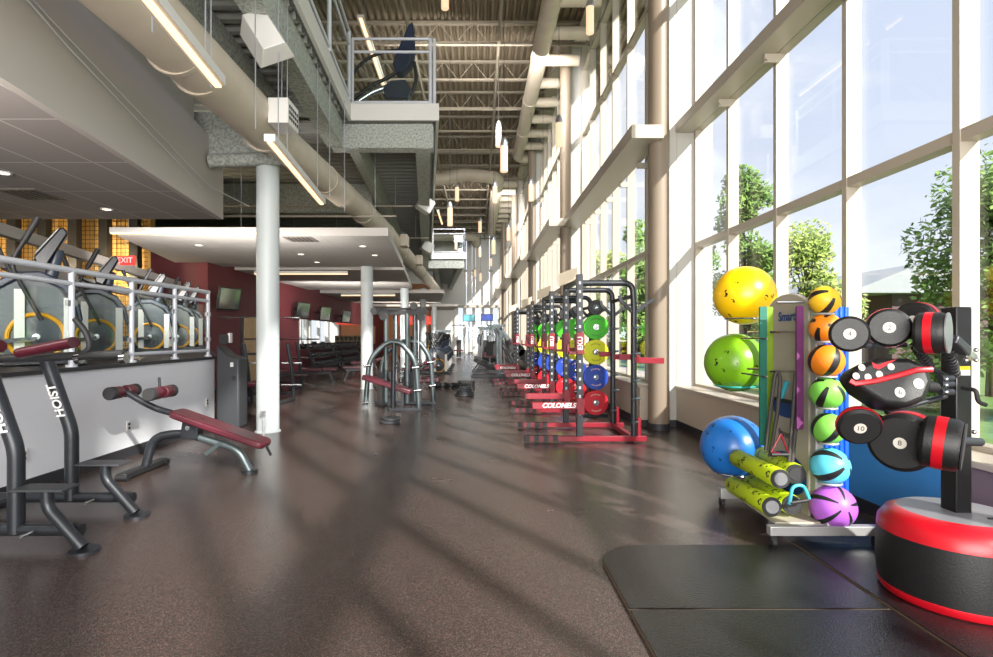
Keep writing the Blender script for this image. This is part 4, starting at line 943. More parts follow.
flat_bench('far maroon bench beside the third round column', -2.2, 20.6, 0.2, 0.2)
def bench_rack(label, x, y, s=1.0):
    o = thing('barbell_bench', label, 'bench rack', (x, y, 0), 0, 'barbell bench racks')
    for xx in (-0.5, 0.5):
        MB().tube(bend([(xx, 0.3, 0.05), (xx + 0.02, 0.15, 0.7), (xx - 0.06, 0.1, 1.3)], 0.3), 0.045, 12).put('upright', BMETAL, o)
        MB().bar((xx, -0.6, 0.04), (xx, 0.4, 0.04), 0.08, 0.07).put('base_bar', BMETAL, o, bevel=0.01)
        for z in (0.35, 0.85): MB().cyl((xx - 0.22, 0.18, z), (xx + 0.22, 0.18, z), 0.025, n=10).put('storage_peg', CHROME, o)
    MB().bar((-0.5, 0.3, 0.15), (0.5, 0.3, 0.15), 0.06, 0.06).put('cross_bar', BMETAL, o)
    padbar((0, -1.0, 0.45), (0, 0.25, 0.45), 0.28).put('bench_pad', PAD, o, bevel=0.02)
    MB().bar((0, -0.8, 0.05), (0, -0.8, 0.42), 0.06, 0.06).put('bench_leg', BMETAL, o)
    MB().bar((0, -0.9, 0.38), (0, 0.3, 0.38), 0.06, 0.06).put('bench_spine', BMETAL, o)
bench_rack('barbell bench with black uprights partly behind the nearest round column', -4.75, 12.4)
bench_rack('second barbell bench behind the first near the wood door', -5.6, 15.6)
for (x0, y0, z, lab) in ((-5.74, 14.4, 1.95, 'bare chrome barbell held high in front of the wood door'), (-5.6, 15.72, 1.38, 'bare barbell resting on the second bench rack')):
    q = thing('barbell', lab, 'barbell', (x0, y0, z)); MB().cyl((-1.0, 0, 0), (1.0, 0, 0), 0.015, n=8).put('shaft', CHROME, q)
    for sg in (-1, 1): MB().cyl((sg * 0.72, 0, 0), (sg * 1.08, 0, 0), 0.026, n=10).put('sleeve', CHROME, q)
q = thing('smith_frame', 'slim black frame carrying the high barbell by the wood door', 'rack', (-5.74, 14.4, 0))
for xx in (-0.42, 0.42): MB().bar((xx, 0.03, 0), (xx, 0.03, 2.02), 0.07, 0.07).put('upright', BMETAL, q); MB().bar((xx, -0.5, 0.035), (xx, 0.5, 0.035), 0.07, 0.07).put('foot_bar', BMETAL, q)
MB().bar((-0.42, 0.06, 1.0), (0.42, 0.06, 1.0), 0.06, 0.06).put('cross_bar', BMETAL, q)

# TVs
TVB = mat('tv_black', srgb(26, 26, 28), 0.35)
for i, (px, lab) in enumerate(((229, 'nearest television on the maroon wall, above the barbell racks'), (303, 'second television on the maroon wall, above the mirror end'), (325, 'third television on the maroon wall above the mirror'), (346, 'fourth television on the maroon wall beside the column'))):
    X = -6.72; d = X * F / (px - 478); z = 2.47 if i == 0 else 2.45
    o = thing('television', lab, 'television', (X, d, z), R(77), 'wall televisions')
    o.rotation_euler = (R(9), 0, R(77))
    MB().box(-0.43, 0.43, -0.03, 0.03, -0.31, 0.31).put('case', TVB, o, bevel=0.01)
    MB().box(-0.40, 0.40, -0.034, -0.03, -0.27, 0.28).put('screen', TVS, o, smooth=False)
    b = MB(); b.bar((0, 0.02, 0), (-0.05, 0.36, 0), 0.05, 0.1); b.put('wall_arm', TVB, o)

# dumbbell racks and dumbbells
dbm = None
for k in range(3):
    yb = 21.8 + k * 4.1; o = thing('dumbbell_rack', ['nearest', 'middle', 'farthest'][k] + ' long black dumbbell rack under the mirror', 'dumbbell rack', (-6.55, yb, 0), 0, 'dumbbell racks')
    for z in (0.28, 0.62, 0.95): MB().bar((0.12 - z * 0.25, 0, z), (0.12 - z * 0.25, 3.8, z), 0.32, 0.035).put('shelf', BLACK, o)
    for yy in (0.1, 3.7): MB().bar((0.2, yy, 0), (-0.25, yy, 1.1), 0.08, 0.08).put('side_frame', BMETAL, o); MB().bar((0.3, yy, 0.03), (-0.35, yy, 0.03), 0.08, 0.05).put('foot', BMETAL, o)
    for ti, z in enumerate((0.28, 0.62, 0.95)):
        for j in range(11):
            if dbm is None:
                q = thing('dumbbell', 'x', 'dumbbell', (0, 0, 0), 0, 'dumbbells')
                for sg in (-1, 1): MB().cyl((sg * 0.06, 0, 0), (sg * 0.16, 0, 0), 0.085, n=10).put('head', BLACK, q)
                MB().cyl((-0.07, 0, 0), (0.07, 0, 0), 0.018, n=8).put('handle', SILVER, q); dbm = q
            else: q = copy_tree(dbm)
            q['group'] = 'dumbbells on the %s tier' % ['lower', 'middle', 'top'][ti]
            q['label'] = 'black rubber dumbbell lying on the %s tier of the %s rack under the mirror' % (['lowest', 'middle', 'top'][ti], ['nearest', 'middle', 'farthest'][k]); q['group'] += ' of the %s rack' % ['nearest', 'middle', 'farthest'][k]
            q.location = (-6.55 + 0.12 - z * 0.25, yb + 0.25 + j * 0.33, z + 0.105)

# far right machines
def leg_press(label, x, y, s=1.0):
    o = thing('leg_press', label, 'exercise machine', (x, y, 0), 0, 'machines beyond the squat racks')
    MB().bar((0.75, 0, 0.1), (-0.1, 0, 1.75), 0.7, 0.06).put('sled_rail', BMETAL, o)
    for sy in (-0.32, 0.32):
        MB().bar((1.3, sy, 0.3), (0.0, sy, 1.8), 0.07, 0.07).put('side_rail', GMETAL, o); MB().bar((-1.0, sy, 0.04), (1.3, sy, 0.04), 0.08, 0.07).put('base_bar', BMETAL, o)
        MB().bar((0.05, sy, 0.05), (0.05, sy, 1.75), 0.07, 0.07).put('upright', GMETAL, o)
        for k in range(3): MB().cyl((0.55 + k * 0.15, sy * 1.1, 1.1 - 0.15 * k), (0.55 + k * 0.15, sy * 1.5, 1.1 - 0.15 * k), 0.2, n=18).put('loaded_plate', BLACK, o)
    padbar((-0.9, 0, 0.62), (-0.2, 0, 0.3), 0.5).put('back_pad', PAD if s > 1 else BLACK, o, bevel=0.02)
    padbar((-0.2, 0, 0.3), (0.1, 0, 0.42), 0.5).put('seat_pad', PAD if s > 1 else BLACK, o, bevel=0.02)
    MB().bar((-0.95, 0, 0.05), (-0.6, 0, 0.5), 0.06, 0.06).put('front_strut', BMETAL, o)
leg_press('black inclined leg press beyond the squat racks', 0.75, 19.9)
leg_press('second leg press further along the window row', 0.75, 22.9)
def tower(label, x, y, h=2.0, pad=True):
    o = thing('cable_tower', label, 'exercise machine', (x, y, 0), 0, 'far weight machines')
    for xx in (-0.4, 0.4):
        MB().cyl((xx, 0, 0), (xx * 0.8, 0, h), 0.04, n=10).put('post', SILVER, o); MB().bar((xx, -0.5, 0.04), (xx, 0.5, 0.04), 0.08, 0.07).put('base_bar', GMETAL, o)
    MB().bar((-0.45, 0, h), (0.45, 0, h), 0.09, 0.09).put('top_beam', GMETAL, o)
    MB().box(-0.16, 0.16, -0.1, 0.1, 0.05, 1.2).put('weight_stack', BLACK, o)
    padbar((-0.3, -0.5, 0.5), (0.3, -0.5, 0.5), 0.3).put('seat_pad', PAD, o, bevel=0.02); MB().bar((0, -0.5, 0.05), (0, -0.5, 0.47), 0.06, 0.06).put('seat_post', GMETAL, o)
    MB().tube(bend([(-0.3, -0.1, 1.6), (-0.45, -0.4, 1.4), (-0.45, -0.5, 1.0)], 0.15), 0.02, 8).put('lever_arm', BMETAL, o); MB().tube(bend([(0.3, -0.1, 1.6), (0.45, -0.4, 1.4), (0.45, -0.5, 1.0)], 0.15), 0.02, 8).put('lever_arm', BMETAL, o)
tw = [(0.55, 26.2, 1.8), (0.6, 28.6, 1.9), (0.5, 31.0, 1.9), (0.45, 33.6, 2.0), (0.4, 36.2, 2.0), (-1.3, 37.5, 2.2), (0.9, 27.4, 2.0), (1.0, 30.2, 2.0), (-2.0, 31.5, 1.7), (-2.1, 34.0, 1.8)]
tl = ['silver weight machine right behind the leg presses', 'silver weight machine second behind the leg presses', 'silver weight machine in the middle of the far right row', 'weight machine toward the far glass wall on the right', 'last weight machine before the far glass wall on the right',
      'tall weight machine before the white end wall', 'weight machine against the window sill past the leg presses', 'weight machine against the window sill farther back', 'weight machine beside the fourth round column', 'weight machine past the fourth round column']
for (x, y, h), lab in zip(tw, tl): tower(lab, x, y, h)
# hanging screens at the far end
for (px, py, d, c_, lab) in ((469, 318, 38, srgb(70, 140, 150), 'teal framed screen before the far glass wall'), (487, 317.5, 38, srgb(40, 70, 160), 'blue screen before the far glass wall, right one')):
    c = P(px, py, d); o = thing('hanging_screen', lab, 'screen', tuple(c), 0, 'far screens')
    MB().box(-0.42, 0.42, -0.03, 0.03, -0.24, 0.24).put('case', TVB, o); MB().box(-0.38, 0.38, -0.034, -0.03, -0.2, 0.2).put('screen', mat('screen_%d' % px, c_, 0.3, emit=c_, estr=0.7), o)
    MB().cyl((0, 0, -0.24), (0, 0, -c.z), 0.03, n=8).put('stand', GMETAL, o)
# red sign and cubbies on the far tan wall
o = thing('red_sign', 'glowing red sign band on the far tan wall', 'sign', (-4.6, 41.9, 2.65))
MB().box(-1.4, 1.2, 0, 0.08, -0.3, 0.3).put('board', mat('red_sign', srgb(200, 40, 36), 0.4, emit=(0.9, 0.06, 0.03), estr=0.8), o)
text('lettering', 'COLONELS', 0.42, INKW, o, (-0.1, -0.005, 0), (R(90), 0, 0), 0.002)
o = thing('cubby_shelf', 'dark cubby shelf grid against the far tan wall', 'shelf', (-4.6, 41.6, 0))
for k in range(8): MB().box(-1.2 + k * 0.34, -1.17 + k * 0.34, -0.2, 0.2, 0, 1.5).put('divider', WOOD, o)
for k in range(5): MB().box(-1.2, 1.21, -0.2, 0.2, k * 0.36, k * 0.36 + 0.03).put('shelf_board', WOOD, o)
MB().box(-1.2, 1.21, 0.19, 0.21, 0, 1.5).put('back_panel', BLACK, o)
# exit sign
c = P(125.5, 260.5, 10.9); o = thing('exit_sign', 'red exit sign hanging over the cardio deck', 'sign', tuple(c))
MB().box(-0.19, 0.19, -0.02, 0.02, -0.09, 0.09).put('casing', mat('exit_red', srgb(210, 34, 34), 0.4, emit=(1.0, 0.05, 0.04), estr=0.8), o)
text('lettering', 'EXIT', 0.15, INKW, o, (0, -0.022, 0), (R(90), 0, 0), 0.001)
MB().cyl((0, 0, 0.09), (0, 0, 3.40 - c.z), 0.01, n=6).put('stem', SILVER, o)

# ================================================================== BALL AND ROLLER RACK
o = thing('accessory_rack', 'wheeled silver accessory rack with tall lettered board', 'rack', (2.42, 4.3, 0))
BOARD = mat('rack_board', srgb(178, 170, 156), 0.45)
RS = mat('rack_silver', srgb(172, 172, 172), 0.35, 0.3)
MB().bar((2.02, 3.84, 0.12), (2.80, 3.84, 0.12), 0.06, 0.065).put('front_foot', RS, o, world=True, bevel=0.005)
MB().bar((2.08, 4.75, 0.12), (2.80, 4.75, 0.12), 0.06, 0.09).put('rear_foot', RS, o, world=True, bevel=0.005)
MB().bar((2.47, 3.84, 0.15), (2.47, 4.75, 0.15), 0.08, 0.05).put('base_rail', RS, o, world=True)
MB().prism([(2.1, 3.9), (2.42, 3.9), (2.42, 4.7), (2.14, 4.7)], 0.14, 0.155, 'XY').put('roller_tray', BOARD, o, world=True)
for (xx, yy) in ((2.05, 3.84), (2.77, 3.84), (2.1, 4.75), (2.77, 4.75)):
    b = MB(); b.cyl((xx - 0.015, yy, 0.035), (xx + 0.015, yy, 0.035), 0.035, n=16); b.box(xx - 0.02, xx + 0.02, yy - 0.02, yy + 0.02, 0.05, 0.08); b.put('caster', BLACK, o, world=True)
prof = [(4.04, 0.15), (4.62, 0.15), (4.62, 1.66)] + [(4.33 + 0.29 * math.cos(R(a)), 1.66 + 0.14 * math.sin(R(a))) for a in range(15, 180, 15)] + [(4.04, 1.66)]
bd = MB().prism(prof, 2.42, 2.46, 'YZ').put('board', BOARD, o, world=True, bevel=0.006)
bd_off = Vector((2.42, 4.3, 0))
def on_board(name, s_, size, m, y, z, **k):
    return text(name, s_, size, m, bd, Vector((2.416, y, z)) - bd_off, (R(90), 0, R(-90)), 0.001, **k)
on_board('lettering', 'Smart', 0.10, INKB, 4.32, 1.62, bold=0.002)
on_board('lettering', 'fitness', 0.085, INKK, 4.33, 0.70)
MB().lathe([(0.0, -0.003), (1.0, -0.003), (1.0, 0.0)], (0, 0, 0), 'X', 40).xf(Matrix.Translation((2.418, 4.33, 0.90)) @ Matrix.Diagonal((1, 0.22, 0.07, 1))).put('logo_oval', INKB, bd, world=True)
MB().lathe([(0.0, -0.003), (1.0, -0.003), (1.0, 0.0)], (0, 0, 0), 'X', 40).xf(Matrix.Translation((2.418, 4.33, 0.40)) @ Matrix.Diagonal((1, 0.27, 0.16, 1))).put('logo_oval', INKB, bd, world=True)
MB().box(2.43, 2.49, 3.97, 4.04, 0.12, 1.70).put('edge_post', RS, o, world=True, bevel=0.01)
BTUBE = mat('blue_tube', srgb(20, 92, 210), 0.35)
for k in range(5): MB().cyl((2.53 + k * 0.037, 4.02, 0.15), (2.53 + k * 0.037, 4.02, 1.68), 0.019, n=12).put('blue_tube', BTUBE, o, world=True)
for (yy, z) in ((4.2, 1.50), (4.2, 1.2), (4.10, 1.72), (4.55, 1.2), (4.55, 1.50)):
    MB().cyl((2.22, yy, z), (2.45, yy, z), 0.008, n=8).put('hanging_peg', CHROME, o, world=True)
for (yy, z) in ((4.45, 1.45), (4.45, 1.16)): MB().cyl((2.2, yy - 0.25, z), (2.2, yy + 0.15, z), 0.008, n=8).put('hanging_peg', CHROME, o, world=True)
# medicine balls with their ring shelves
balls = [(824.5, 300.5, 14.5, (226, 178, 30), 'black striped yellow medicine ball at the top of the rack'),
         (825.5, 328, 15, (244, 140, 24), 'upper orange medicine ball on the accessory rack'),
         (826, 361, 16.5, (244, 136, 24), 'lower orange medicine ball on the accessory rack'),
         (827, 393, 16, (130, 214, 84), 'upper light green medicine ball on the accessory rack'),
         (828, 428.5, 15.5, (130, 210, 84), 'lower light green medicine ball on the accessory rack'),
         (830, 466, 18, (90, 196, 220), 'light blue medicine ball above the purple one'),
         (833, 506.5, 21, (180, 100, 210), 'purple medicine ball at the bottom of the rack')]
for i, (px, py, r_, c_, lab) in enumerate(balls):
    d = 3.92; c = P(px, py, d); r = r_ * d / F
    q = MB().sphere((0, 0, 0), r, 36, 20).put('medicine_ball', stripe_mat('medicine_ball_%d' % i, srgb(*c_), srgb(30, 30, 32), 2 if i != 6 else 2.5, 0.42 if i != 6 else 0.3)); tag(q, lab, 'ball', 'medicine balls')
    q.location = c; q.rotation_euler = [(R(60), R(20), 0), (R(40), R(-60), 0), (R(10), R(20), 0), (R(30), R(-35), R(30)), (R(10), R(30), 0), (R(60), R(50), 0), (R(72), R(-8), 0)][i]
    if i < 6:
        b = MB(); b.ring((c.x, c.y, c.z - r * 0.93), r * 0.55, 0.008, 'Z', 28, 8); b.bar((c.x, c.y + r * 0.5, c.z - r * 0.93), (c.x - 0.02, 4.08, c.z - r * 0.93), 0.03, 0.01)
        b.put('ball_shelf', RS, o, world=True)
# stability balls
for (px, py, r_, c_, lab, k) in ((744.5, 295.5, 29.5, (250, 200, 10), 'large yellow stability ball at the top behind the rack', 0), (735, 362.5, 29.5, (120, 176, 30), 'large green stability ball in the middle behind the rack', 1), (733, 447, 31.5, (34, 112, 196), 'large blue stability ball lowest behind the rack', 2)):
    d = 5.15; c = P(px, py, d); r = r_ * d / F * 0.985
    q = MB().sphere((0, 0, 0), r, 48, 28).put('stability_ball', figure_mat('stability_%d' % k, srgb(*c_), srgb(20, 24, 20), 9, 0.2, 0.3)); tag(q, lab, 'ball', 'stability balls'); q.location = c
    b = MB(); b.ring((c.x, c.y, c.z - r * 0.8), r * 0.62, 0.008, 'Z', 40, 8); b.tube([(c.x + r * 0.55, c.y - r * 0.25, c.z - r * 0.8), (2.6, 4.7, c.z - r * 0.8)], 0.01, 8); b.put('ball_ring', CHROME if k != 1 else mat('teal', srgb(50, 170, 160), 0.4), o, world=True)
MB().box(2.58, 2.62, 4.66, 4.74, 0.12, 1.75).put('rear_post', RS, o, world=True)
# foam rollers
ROLL = figure_mat('roller_green', srgb(190, 214, 24), srgb(24, 26, 20), 11, 0.34, 0.6)
for (fx, fy, bx, by, lab) in ((780.5, 479, 737.5, 458, 'lime foam roller on the upper left of the pile'), (796, 474, 763, 455, 'lime foam roller on the upper right of the pile'), (772, 507, 733, 485, 'lime foam roller on the lower left of the pile'), (792, 505, 752, 483, 'lime foam roller on the lower right of the pile')):
    p0 = P(fx, fy, 3.98); p1 = P(bx, by, 4.75); q = thing('foam_roller', lab, 'foam roller', tuple(p0), 0, 'lime foam rollers')
    d_ = (p1 - p0).normalized()
    MB().tube([p0, p0 + d_ * 0.01, p1 - d_ * 0.01, p1], [0.068, 0.073, 0.073, 0.066], 28).put('foam_body', ROLL, q, world=True)
    MB().tube([p0 - d_ * 0.004, p0 + d_ * 0.002], [0.066, 0.07], 28).put('end_face', FOAM, q, world=True)
    MB().tube([p0 - d_ * 0.008, p0 - d_ * 0.003], [0.046, 0.048], 28).put('core', BLACK if 'right' in lab else SILVER, q, world=True)
# hanging bands
def band(label, m, pts, wd, nm='resistance_band', cat='band'):
    q = thing(nm, label, cat, tuple(pts[0]), 0, 'bands and straps on the rack')
    b = MB(); vs = []
    for (p, w_) in [(Vector(p), wd) for p in pts]:
        vs += [(p.x, p.y - w_ / 2, p.z), (p.x, p.y + w_ / 2, p.z), (p.x + 0.012, p.y + w_ / 2, p.z), (p.x + 0.012, p.y - w_ / 2, p.z)]
    n = len(pts); fs = [(0, 1, 2, 3), ((n - 1) * 4, (n - 1) * 4 + 3, (n - 1) * 4 + 2, (n - 1) * 4 + 1)]
    for k in range(n - 1):
        for j in range(4): fs.append((k * 4 + j, k * 4 + (j + 1) % 4, k * 4 + 4 + (j + 1) % 4, k * 4 + 4 + j))
    b.add(vs, fs); b.put('strap', m, q, world=True); return q
def bandx(label, m, x0, x1, y, z1, z0, nm='resistance_band', cat='band'):
    q = thing(nm, label, cat, ((x0 + x1) / 2, y, z1), 0, 'bands and straps on the rack')
    b = MB(); b.prism(rrect(x0, x1, z0, z1, 0.012), y - 0.012, y + 0.0); b.prism(rrect(x0 + 0.01, x1 - 0.004, z0 + 0.02, z1, 0.012), y + 0.012, y + 0.024); b.put('strap', m, q, world=True); return q
bandx('teal resistance band hanging left of the board', mat('band_teal', srgb(24, 100, 84), 0.5), 2.19, 2.245, 4.3, 1.70, 0.62)
bandx('lime resistance band hanging beside the teal one', mat('band_lime', srgb(116, 146, 24), 0.5), 2.245, 2.315, 4.34, 1.70, 0.60)
bandx('purple resistance band hanging in front of the board', mat('band_purple', srgb(98, 36, 92), 0.5), 2.315, 2.365, 4.02, 1.69, 0.79)
for (pts, lab, m) in (([(2.19, 4.2, 0.6), (2.23, 4.2, 0.95), (2.26, 4.2, 1.18), (2.285, 4.2, 1.2), (2.30, 4.2, 1.15), (2.28, 4.2, 0.9), (2.22, 4.2, 0.55)], 'grey tube band draped over the left peg', mat('strap_grey', srgb(64, 60, 58), 0.6)),
                      ([(2.28, 4.05, 0.55), (2.31, 4.05, 0.9), (2.33, 4.05, 1.19), (2.35, 4.05, 1.2), (2.37, 4.05, 1.12), (2.33, 4.05, 0.8), (2.30, 4.05, 0.5)], 'grey tube band draped over the right peg', mat('strap_grey', srgb(64, 60, 58), 0.6))):
    q = thing('tube_band', lab, 'band', pts[0], 0, 'bands and straps on the rack'); MB().tube(bend(pts, 0.04), 0.014, 10).put('tube', m, q, world=True)
q = thing('grip_handle', 'teal grip handle hanging at the middle of the board', 'handle', (2.36, 4.15, 1.05))
MB().tube([(2.38, 4.25, 1.12), (2.36, 4.3, 0.98)], 0.018, 8).put('webbing', mat('teal_web', srgb(60, 170, 190), 0.5), q, world=True); MB().cyl((2.36, 4.1, 0.97), (2.36, 4.4, 0.97), 0.016, n=10).put('bar_grip', BLACK, q, world=True)
q = thing('grip_handle', 'red webbed grip handle hanging above the foam rollers', 'handle', (2.2, 4.05, 0.62))
MB().tube([(2.22, 4.05, 0.75), (2.15, 4.05, 0.62), (2.28, 4.05, 0.60), (2.22, 4.05, 0.75)], 0.008, 8).put('webbing', REDM, q, world=True); MB().cyl((2.15, 4.05, 0.60), (2.28, 4.05, 0.60), 0.014, n=10).put('bar_grip', BLACK, q, world=True)
q = thing('grip_handle', 'light blue webbed handle lying over the lower right roller', 'handle', (2.28, 3.9, 0.4))
MB().tube(bend([(2.20, 3.9, 0.28), (2.22, 3.9, 0.41), (2.30, 3.9, 0.42), (2.34, 3.9, 0.32)], 0.04), 0.012, 8).put('webbing', mat('teal_web', srgb(60, 170, 190), 0.5), q, world=True); MB().cyl((2.20, 3.9, 0.29), (2.33, 3.9, 0.31), 0.014, n=10).put('bar_grip', BLACK, q, world=True)

# ================================================================== RUBBER MATS
MATM = mat('glossy_mat', srgb(24, 24, 26), 0.24, noise=0.6, nscale=110, bump=0.4, bscale=90)
MEDGE = mat('mat_edge', srgb(92, 76, 62), 0.7)
def floor_mat_obj(label, poly):
    q = thing('rubber_mat', label, 'mat', (poly[0][0], poly[0][1], 0), 0, 'rubber platform mats')
    MB().prism(poly, 0.0, 0.018, 'XY').put('edge', MEDGE, q, world=True, smooth=False)
    cx = sum(p[0] for p in poly) / len(poly); cy = sum(p[1] for p in poly) / len(poly)
    MB().prism([(p[0] + (0.006 if p[0] < cx else -0.006), p[1] + (0.006 if p[1] < cy else -0.006)) for p in poly], 0.018, 0.024, 'XY').put('top_sheet', MATM, q, world=True, smooth=False)
c0 = arc((1.12, 3.51), 0.32, 90, 180, 8, 'XY')
floor_mat_obj('far black rubber mat with a rounded corner in front of the accessory rack', [(2.19, 2.93), (2.19, 3.83)] + [(p[0], p[1]) for p in c0] + [(0.80, 2.93)])
floor_mat_obj('near black rubber mat cut by the bottom edge', [(2.19, 1.3), (2.19, 2.922), (0.80, 2.922), (0.80, 1.3)])
floor_mat_obj('rubber mat under the boxing trainer along the wall', [(3.18, 1.3), (3.18, 3.2), (2.75, 3.83), (2.21, 3.90), (2.21, 1.3)])

# ================================================================== BOXING TRAINER
o = thing('boxing_trainer', 'black and red multi pad boxing trainer on a round padded base', 'boxing trainer', (2.67, 3.08, 0.024))
cx, cy = 2.67, 3.08
VIN = mat('black_vinyl', srgb(20, 20, 21), 0.48, bump=0.15, bscale=120); VRED = mat('red_vinyl', srgb(184, 14, 30), 0.35); VGREY = mat('grey_vinyl', srgb(120, 120, 124), 0.4)
rb = 0.36
MB().lathe([(0.0, 0.025), (rb - 0.02, 0.025), (rb, 0.07)], (cx, cy, 0), n=56).put('base_bottom', VRED, o, world=True)
MB().lathe([(rb - 0.01, 0.03), (rb + 0.005, 0.06), (rb + 0.004, 0.075)], (cx, cy, 0), n=56).put('bottom_band', VRED, o, world=True)
MB().lathe([(rb, 0.07), (rb + 0.012, 0.2), (rb + 0.006, 0.37)], (cx, cy, 0), n=56).put('base_side', VIN, o, world=True)
MB().lathe([(rb + 0.006, 0.37), (rb, 0.42), (rb - 0.035, 0.47), (rb - 0.09, 0.495)], (cx, cy, 0), n=56).put('red_rim', VRED, o, world=True)
MB().lathe([(rb - 0.09, 0.495), (0.2, 0.502), (0.0, 0.502)], (cx, cy, 0), n=56).put('base_top', VGREY, o, world=True)
MB().box(2.615, 2.705, 3.02, 3.125, 0.47, 1.63).put('post', mat('black_gloss_metal', srgb(22, 22, 24), 0.3), o, world=True, bevel=0.008)
MB().box(2.63, 2.69, 3.016, 3.019, 1.285, 1.305).put('warning_label', mat('label_yellow', srgb(220, 210, 40), 0.5), o, world=True)
MB().box(2.63, 2.69, 3.016, 3.019, 1.255, 1.284).put('warning_label', WHITE, o, world=True)
def pod(name, c, axis, r, ln, num, band=True, rr=(0.0, 0.0)):
    """striking pad: cylinder around axis with front number disc; axis points to the front face"""
    c = Vector(c); a = Vector(axis).normalized(); q_ = a.to_track_quat('Z', 'Y').to_matrix().to_4x4(); M_ = Matrix.Translation(c) @ q_
    p_ = MB().lathe([(0.0, ln / 2), (r * 0.86, ln / 2), (r, ln / 2 - r * 0.14), (r, -ln / 2 + 0.02), (r * 0.92, -ln / 2), (0.0, -ln / 2)], n=40).xf(M_).put(name, VIN, o, world=True)
    if band: MB().lathe([(r - 0.002, -ln * 0.12), (r + 0.003, -ln * 0.12), (r + 0.003, ln * 0.16), (r - 0.002, ln * 0.16)], n=40).xf(M_).put('red_band', VRED, p_, world=True)
    MB().lathe([(0.0, ln / 2 + 0.003), (0.028, ln / 2 + 0.003), (0.028, ln / 2 - 0.002)], n=20).xf(M_).put('number_disc', mat('disc_cream', srgb(206, 200, 190), 0.5), p_, world=True)
    if num:
        t_ = text('number', num, 0.036, INKK, p_, (0, 0, 0), (0, 0, 0), 0.0006)
        up = Vector((0, 0, 1)); side = up.cross(a).normalized(); u2 = a.cross(side)
        m3 = Matrix((side, u2, a)).transposed().to_4x4(); m3 = Matrix.Translation(c + a * (ln / 2 + 0.0042) - Vector(o.location)) @ m3
        t_.location = m3.to_translation(); t_.rotation_euler = m3.to_euler()
    return p_
pod('round_pad', P(849, 334, 2.85), (-0.5, -1, 0.0), 0.092, 0.05, '4', False)
pod('round_pad', P(888, 328, 2.92), (-0.55, -0.9, 0.02), 0.1, 0.13, '2')
pod('round_pad', P(918, 321, 3.0), (-0.8, -0.5, 0.0), 0.10, 0.14, '')
q_ = pod('round_pad', P(931, 333, 2.75), (-0.66, 0.75, 0.0), 0.102, 0.12, '')
MB().lathe([(0.0, 0), (0.085, 0), (0.1, 0.006), (0.1, 0.012), (0, 0.012)], n=32).xf(Matrix.Translation(P(931, 333, 2.75) + Vector((0.66, -0.75, 0)) * 0.058) @ Vector((0.66, -0.75, 0)).to_track_quat('Z', 'Y').to_matrix().to_4x4()).put('back_plate', SILVER, o, world=True)
# big slanted uppercut pad
pc = P(885, 385, 2.85)
prof = [(-0.215, 0.03), (-0.19, 0.08), (-0.06, 0.125), (0.10, 0.125), (0.185, 0.09), (0.20, 0.0), (0.15, -0.09), (0.05, -0.13), (-0.06, -0.115), (-0.17, -0.04)]
up_ = MB().prism(prof, -0.13, 0.13).xf(Matrix.Translation(pc) @ Matrix.Rotation(R(-12), 4, 'Z') @ Matrix.Rotation(R(-16), 4, 'X') @ Matrix.Diagonal((0.88, 0.7, 1, 1))).put('uppercut_pad', VIN, o, world=True, bevel=0.035)
MX = Matrix.Translation(pc) @ Matrix.Rotation(R(-12), 4, 'Z') @ Matrix.Rotation(R(-16), 4, 'X') @ Matrix.Diagonal((0.88, 0.7, 1, 1))
b = MB(); b.tube([(x_, -0.137, z_) for (x_, z_) in []] or [(-0.225, -0.135, -0.0), (-0.20, -0.137, -0.015), (-0.1, -0.138, 0.0), (0.02, -0.138, 0.03), (0.12, -0.138, 0.06), (0.2, -0.13, 0.065)], 0.014, 8); b.xf(MX).put('red_piping', VRED, up_, world=True)
for (x_, z_, n_) in ((0.12, -0.01, '7'), (0.02, -0.055, '6')):
    MB().lathe([(0.0, 0.003), (0.026, 0.003), (0.026, 0.0)], (0, 0, 0), n=20).xf(MX @ Matrix.Translation((x_, -0.132, z_)) @ Matrix.Rotation(R(90), 4, 'X')).put('number_disc', MATS['disc_cream'], up_, world=True)
    t_ = text('number', n_, 0.034, INKK, up_, (0, 0, 0), (0, 0, 0), 0.0006); mm = Matrix.Translation(-Vector(o.location)) @ MX @ Matrix.Translation((x_, -0.1365, z_)) @ Matrix.Rotation(R(90), 4, 'X'); t_.location = mm.to_translation(); t_.rotation_euler = mm.to_euler()
for (x_, z_) in ((-0.19, 0.025), (-0.155, 0.07), (-0.13, 0.02), (-0.07, 0.035), (-0.005, 0.075)):
    MB().lathe([(0.0, 0.003), (0.018, 0.003), (0.018, 0.0)], (0, 0, 0), n=16).xf(MX @ Matrix.Translation((x_, -0.132, z_)) @ Matrix.Rotation(R(90), 4, 'X')).put('number_disc', MATS['disc_cream'], up_, world=True)
b = MB(); b.add([(-0.10, -0.134, 0.10), (-0.095, -0.134, 0.07), (-0.07, -0.134, 0.06), (-0.02, -0.134, 0.085), (0.03, -0.134, 0.115), (-0.03, -0.134, 0.10), (-0.065, -0.134, 0.085), (-0.085, -0.134, 0.09)], [(0, 1, 7), (1, 2, 6, 7), (2, 3, 5, 6), (3, 4, 5)]); b.xf(MX).put('swoosh_mark', VRED, up_, world=True, smooth=False)
pod('round_pad', P(858.5, 425, 2.85), (-0.4, -1, -0.4), 0.1, 0.07, '10', True)
pod('round_pad', P(906, 440, 2.85), (-0.85, -0.75, 0.0), 0.145, 0.26, '8', True)
pod('round_pad', P(941, 443, 2.66), (-0.72, 0.70, 0.1), 0.125, 0.15, '', True)
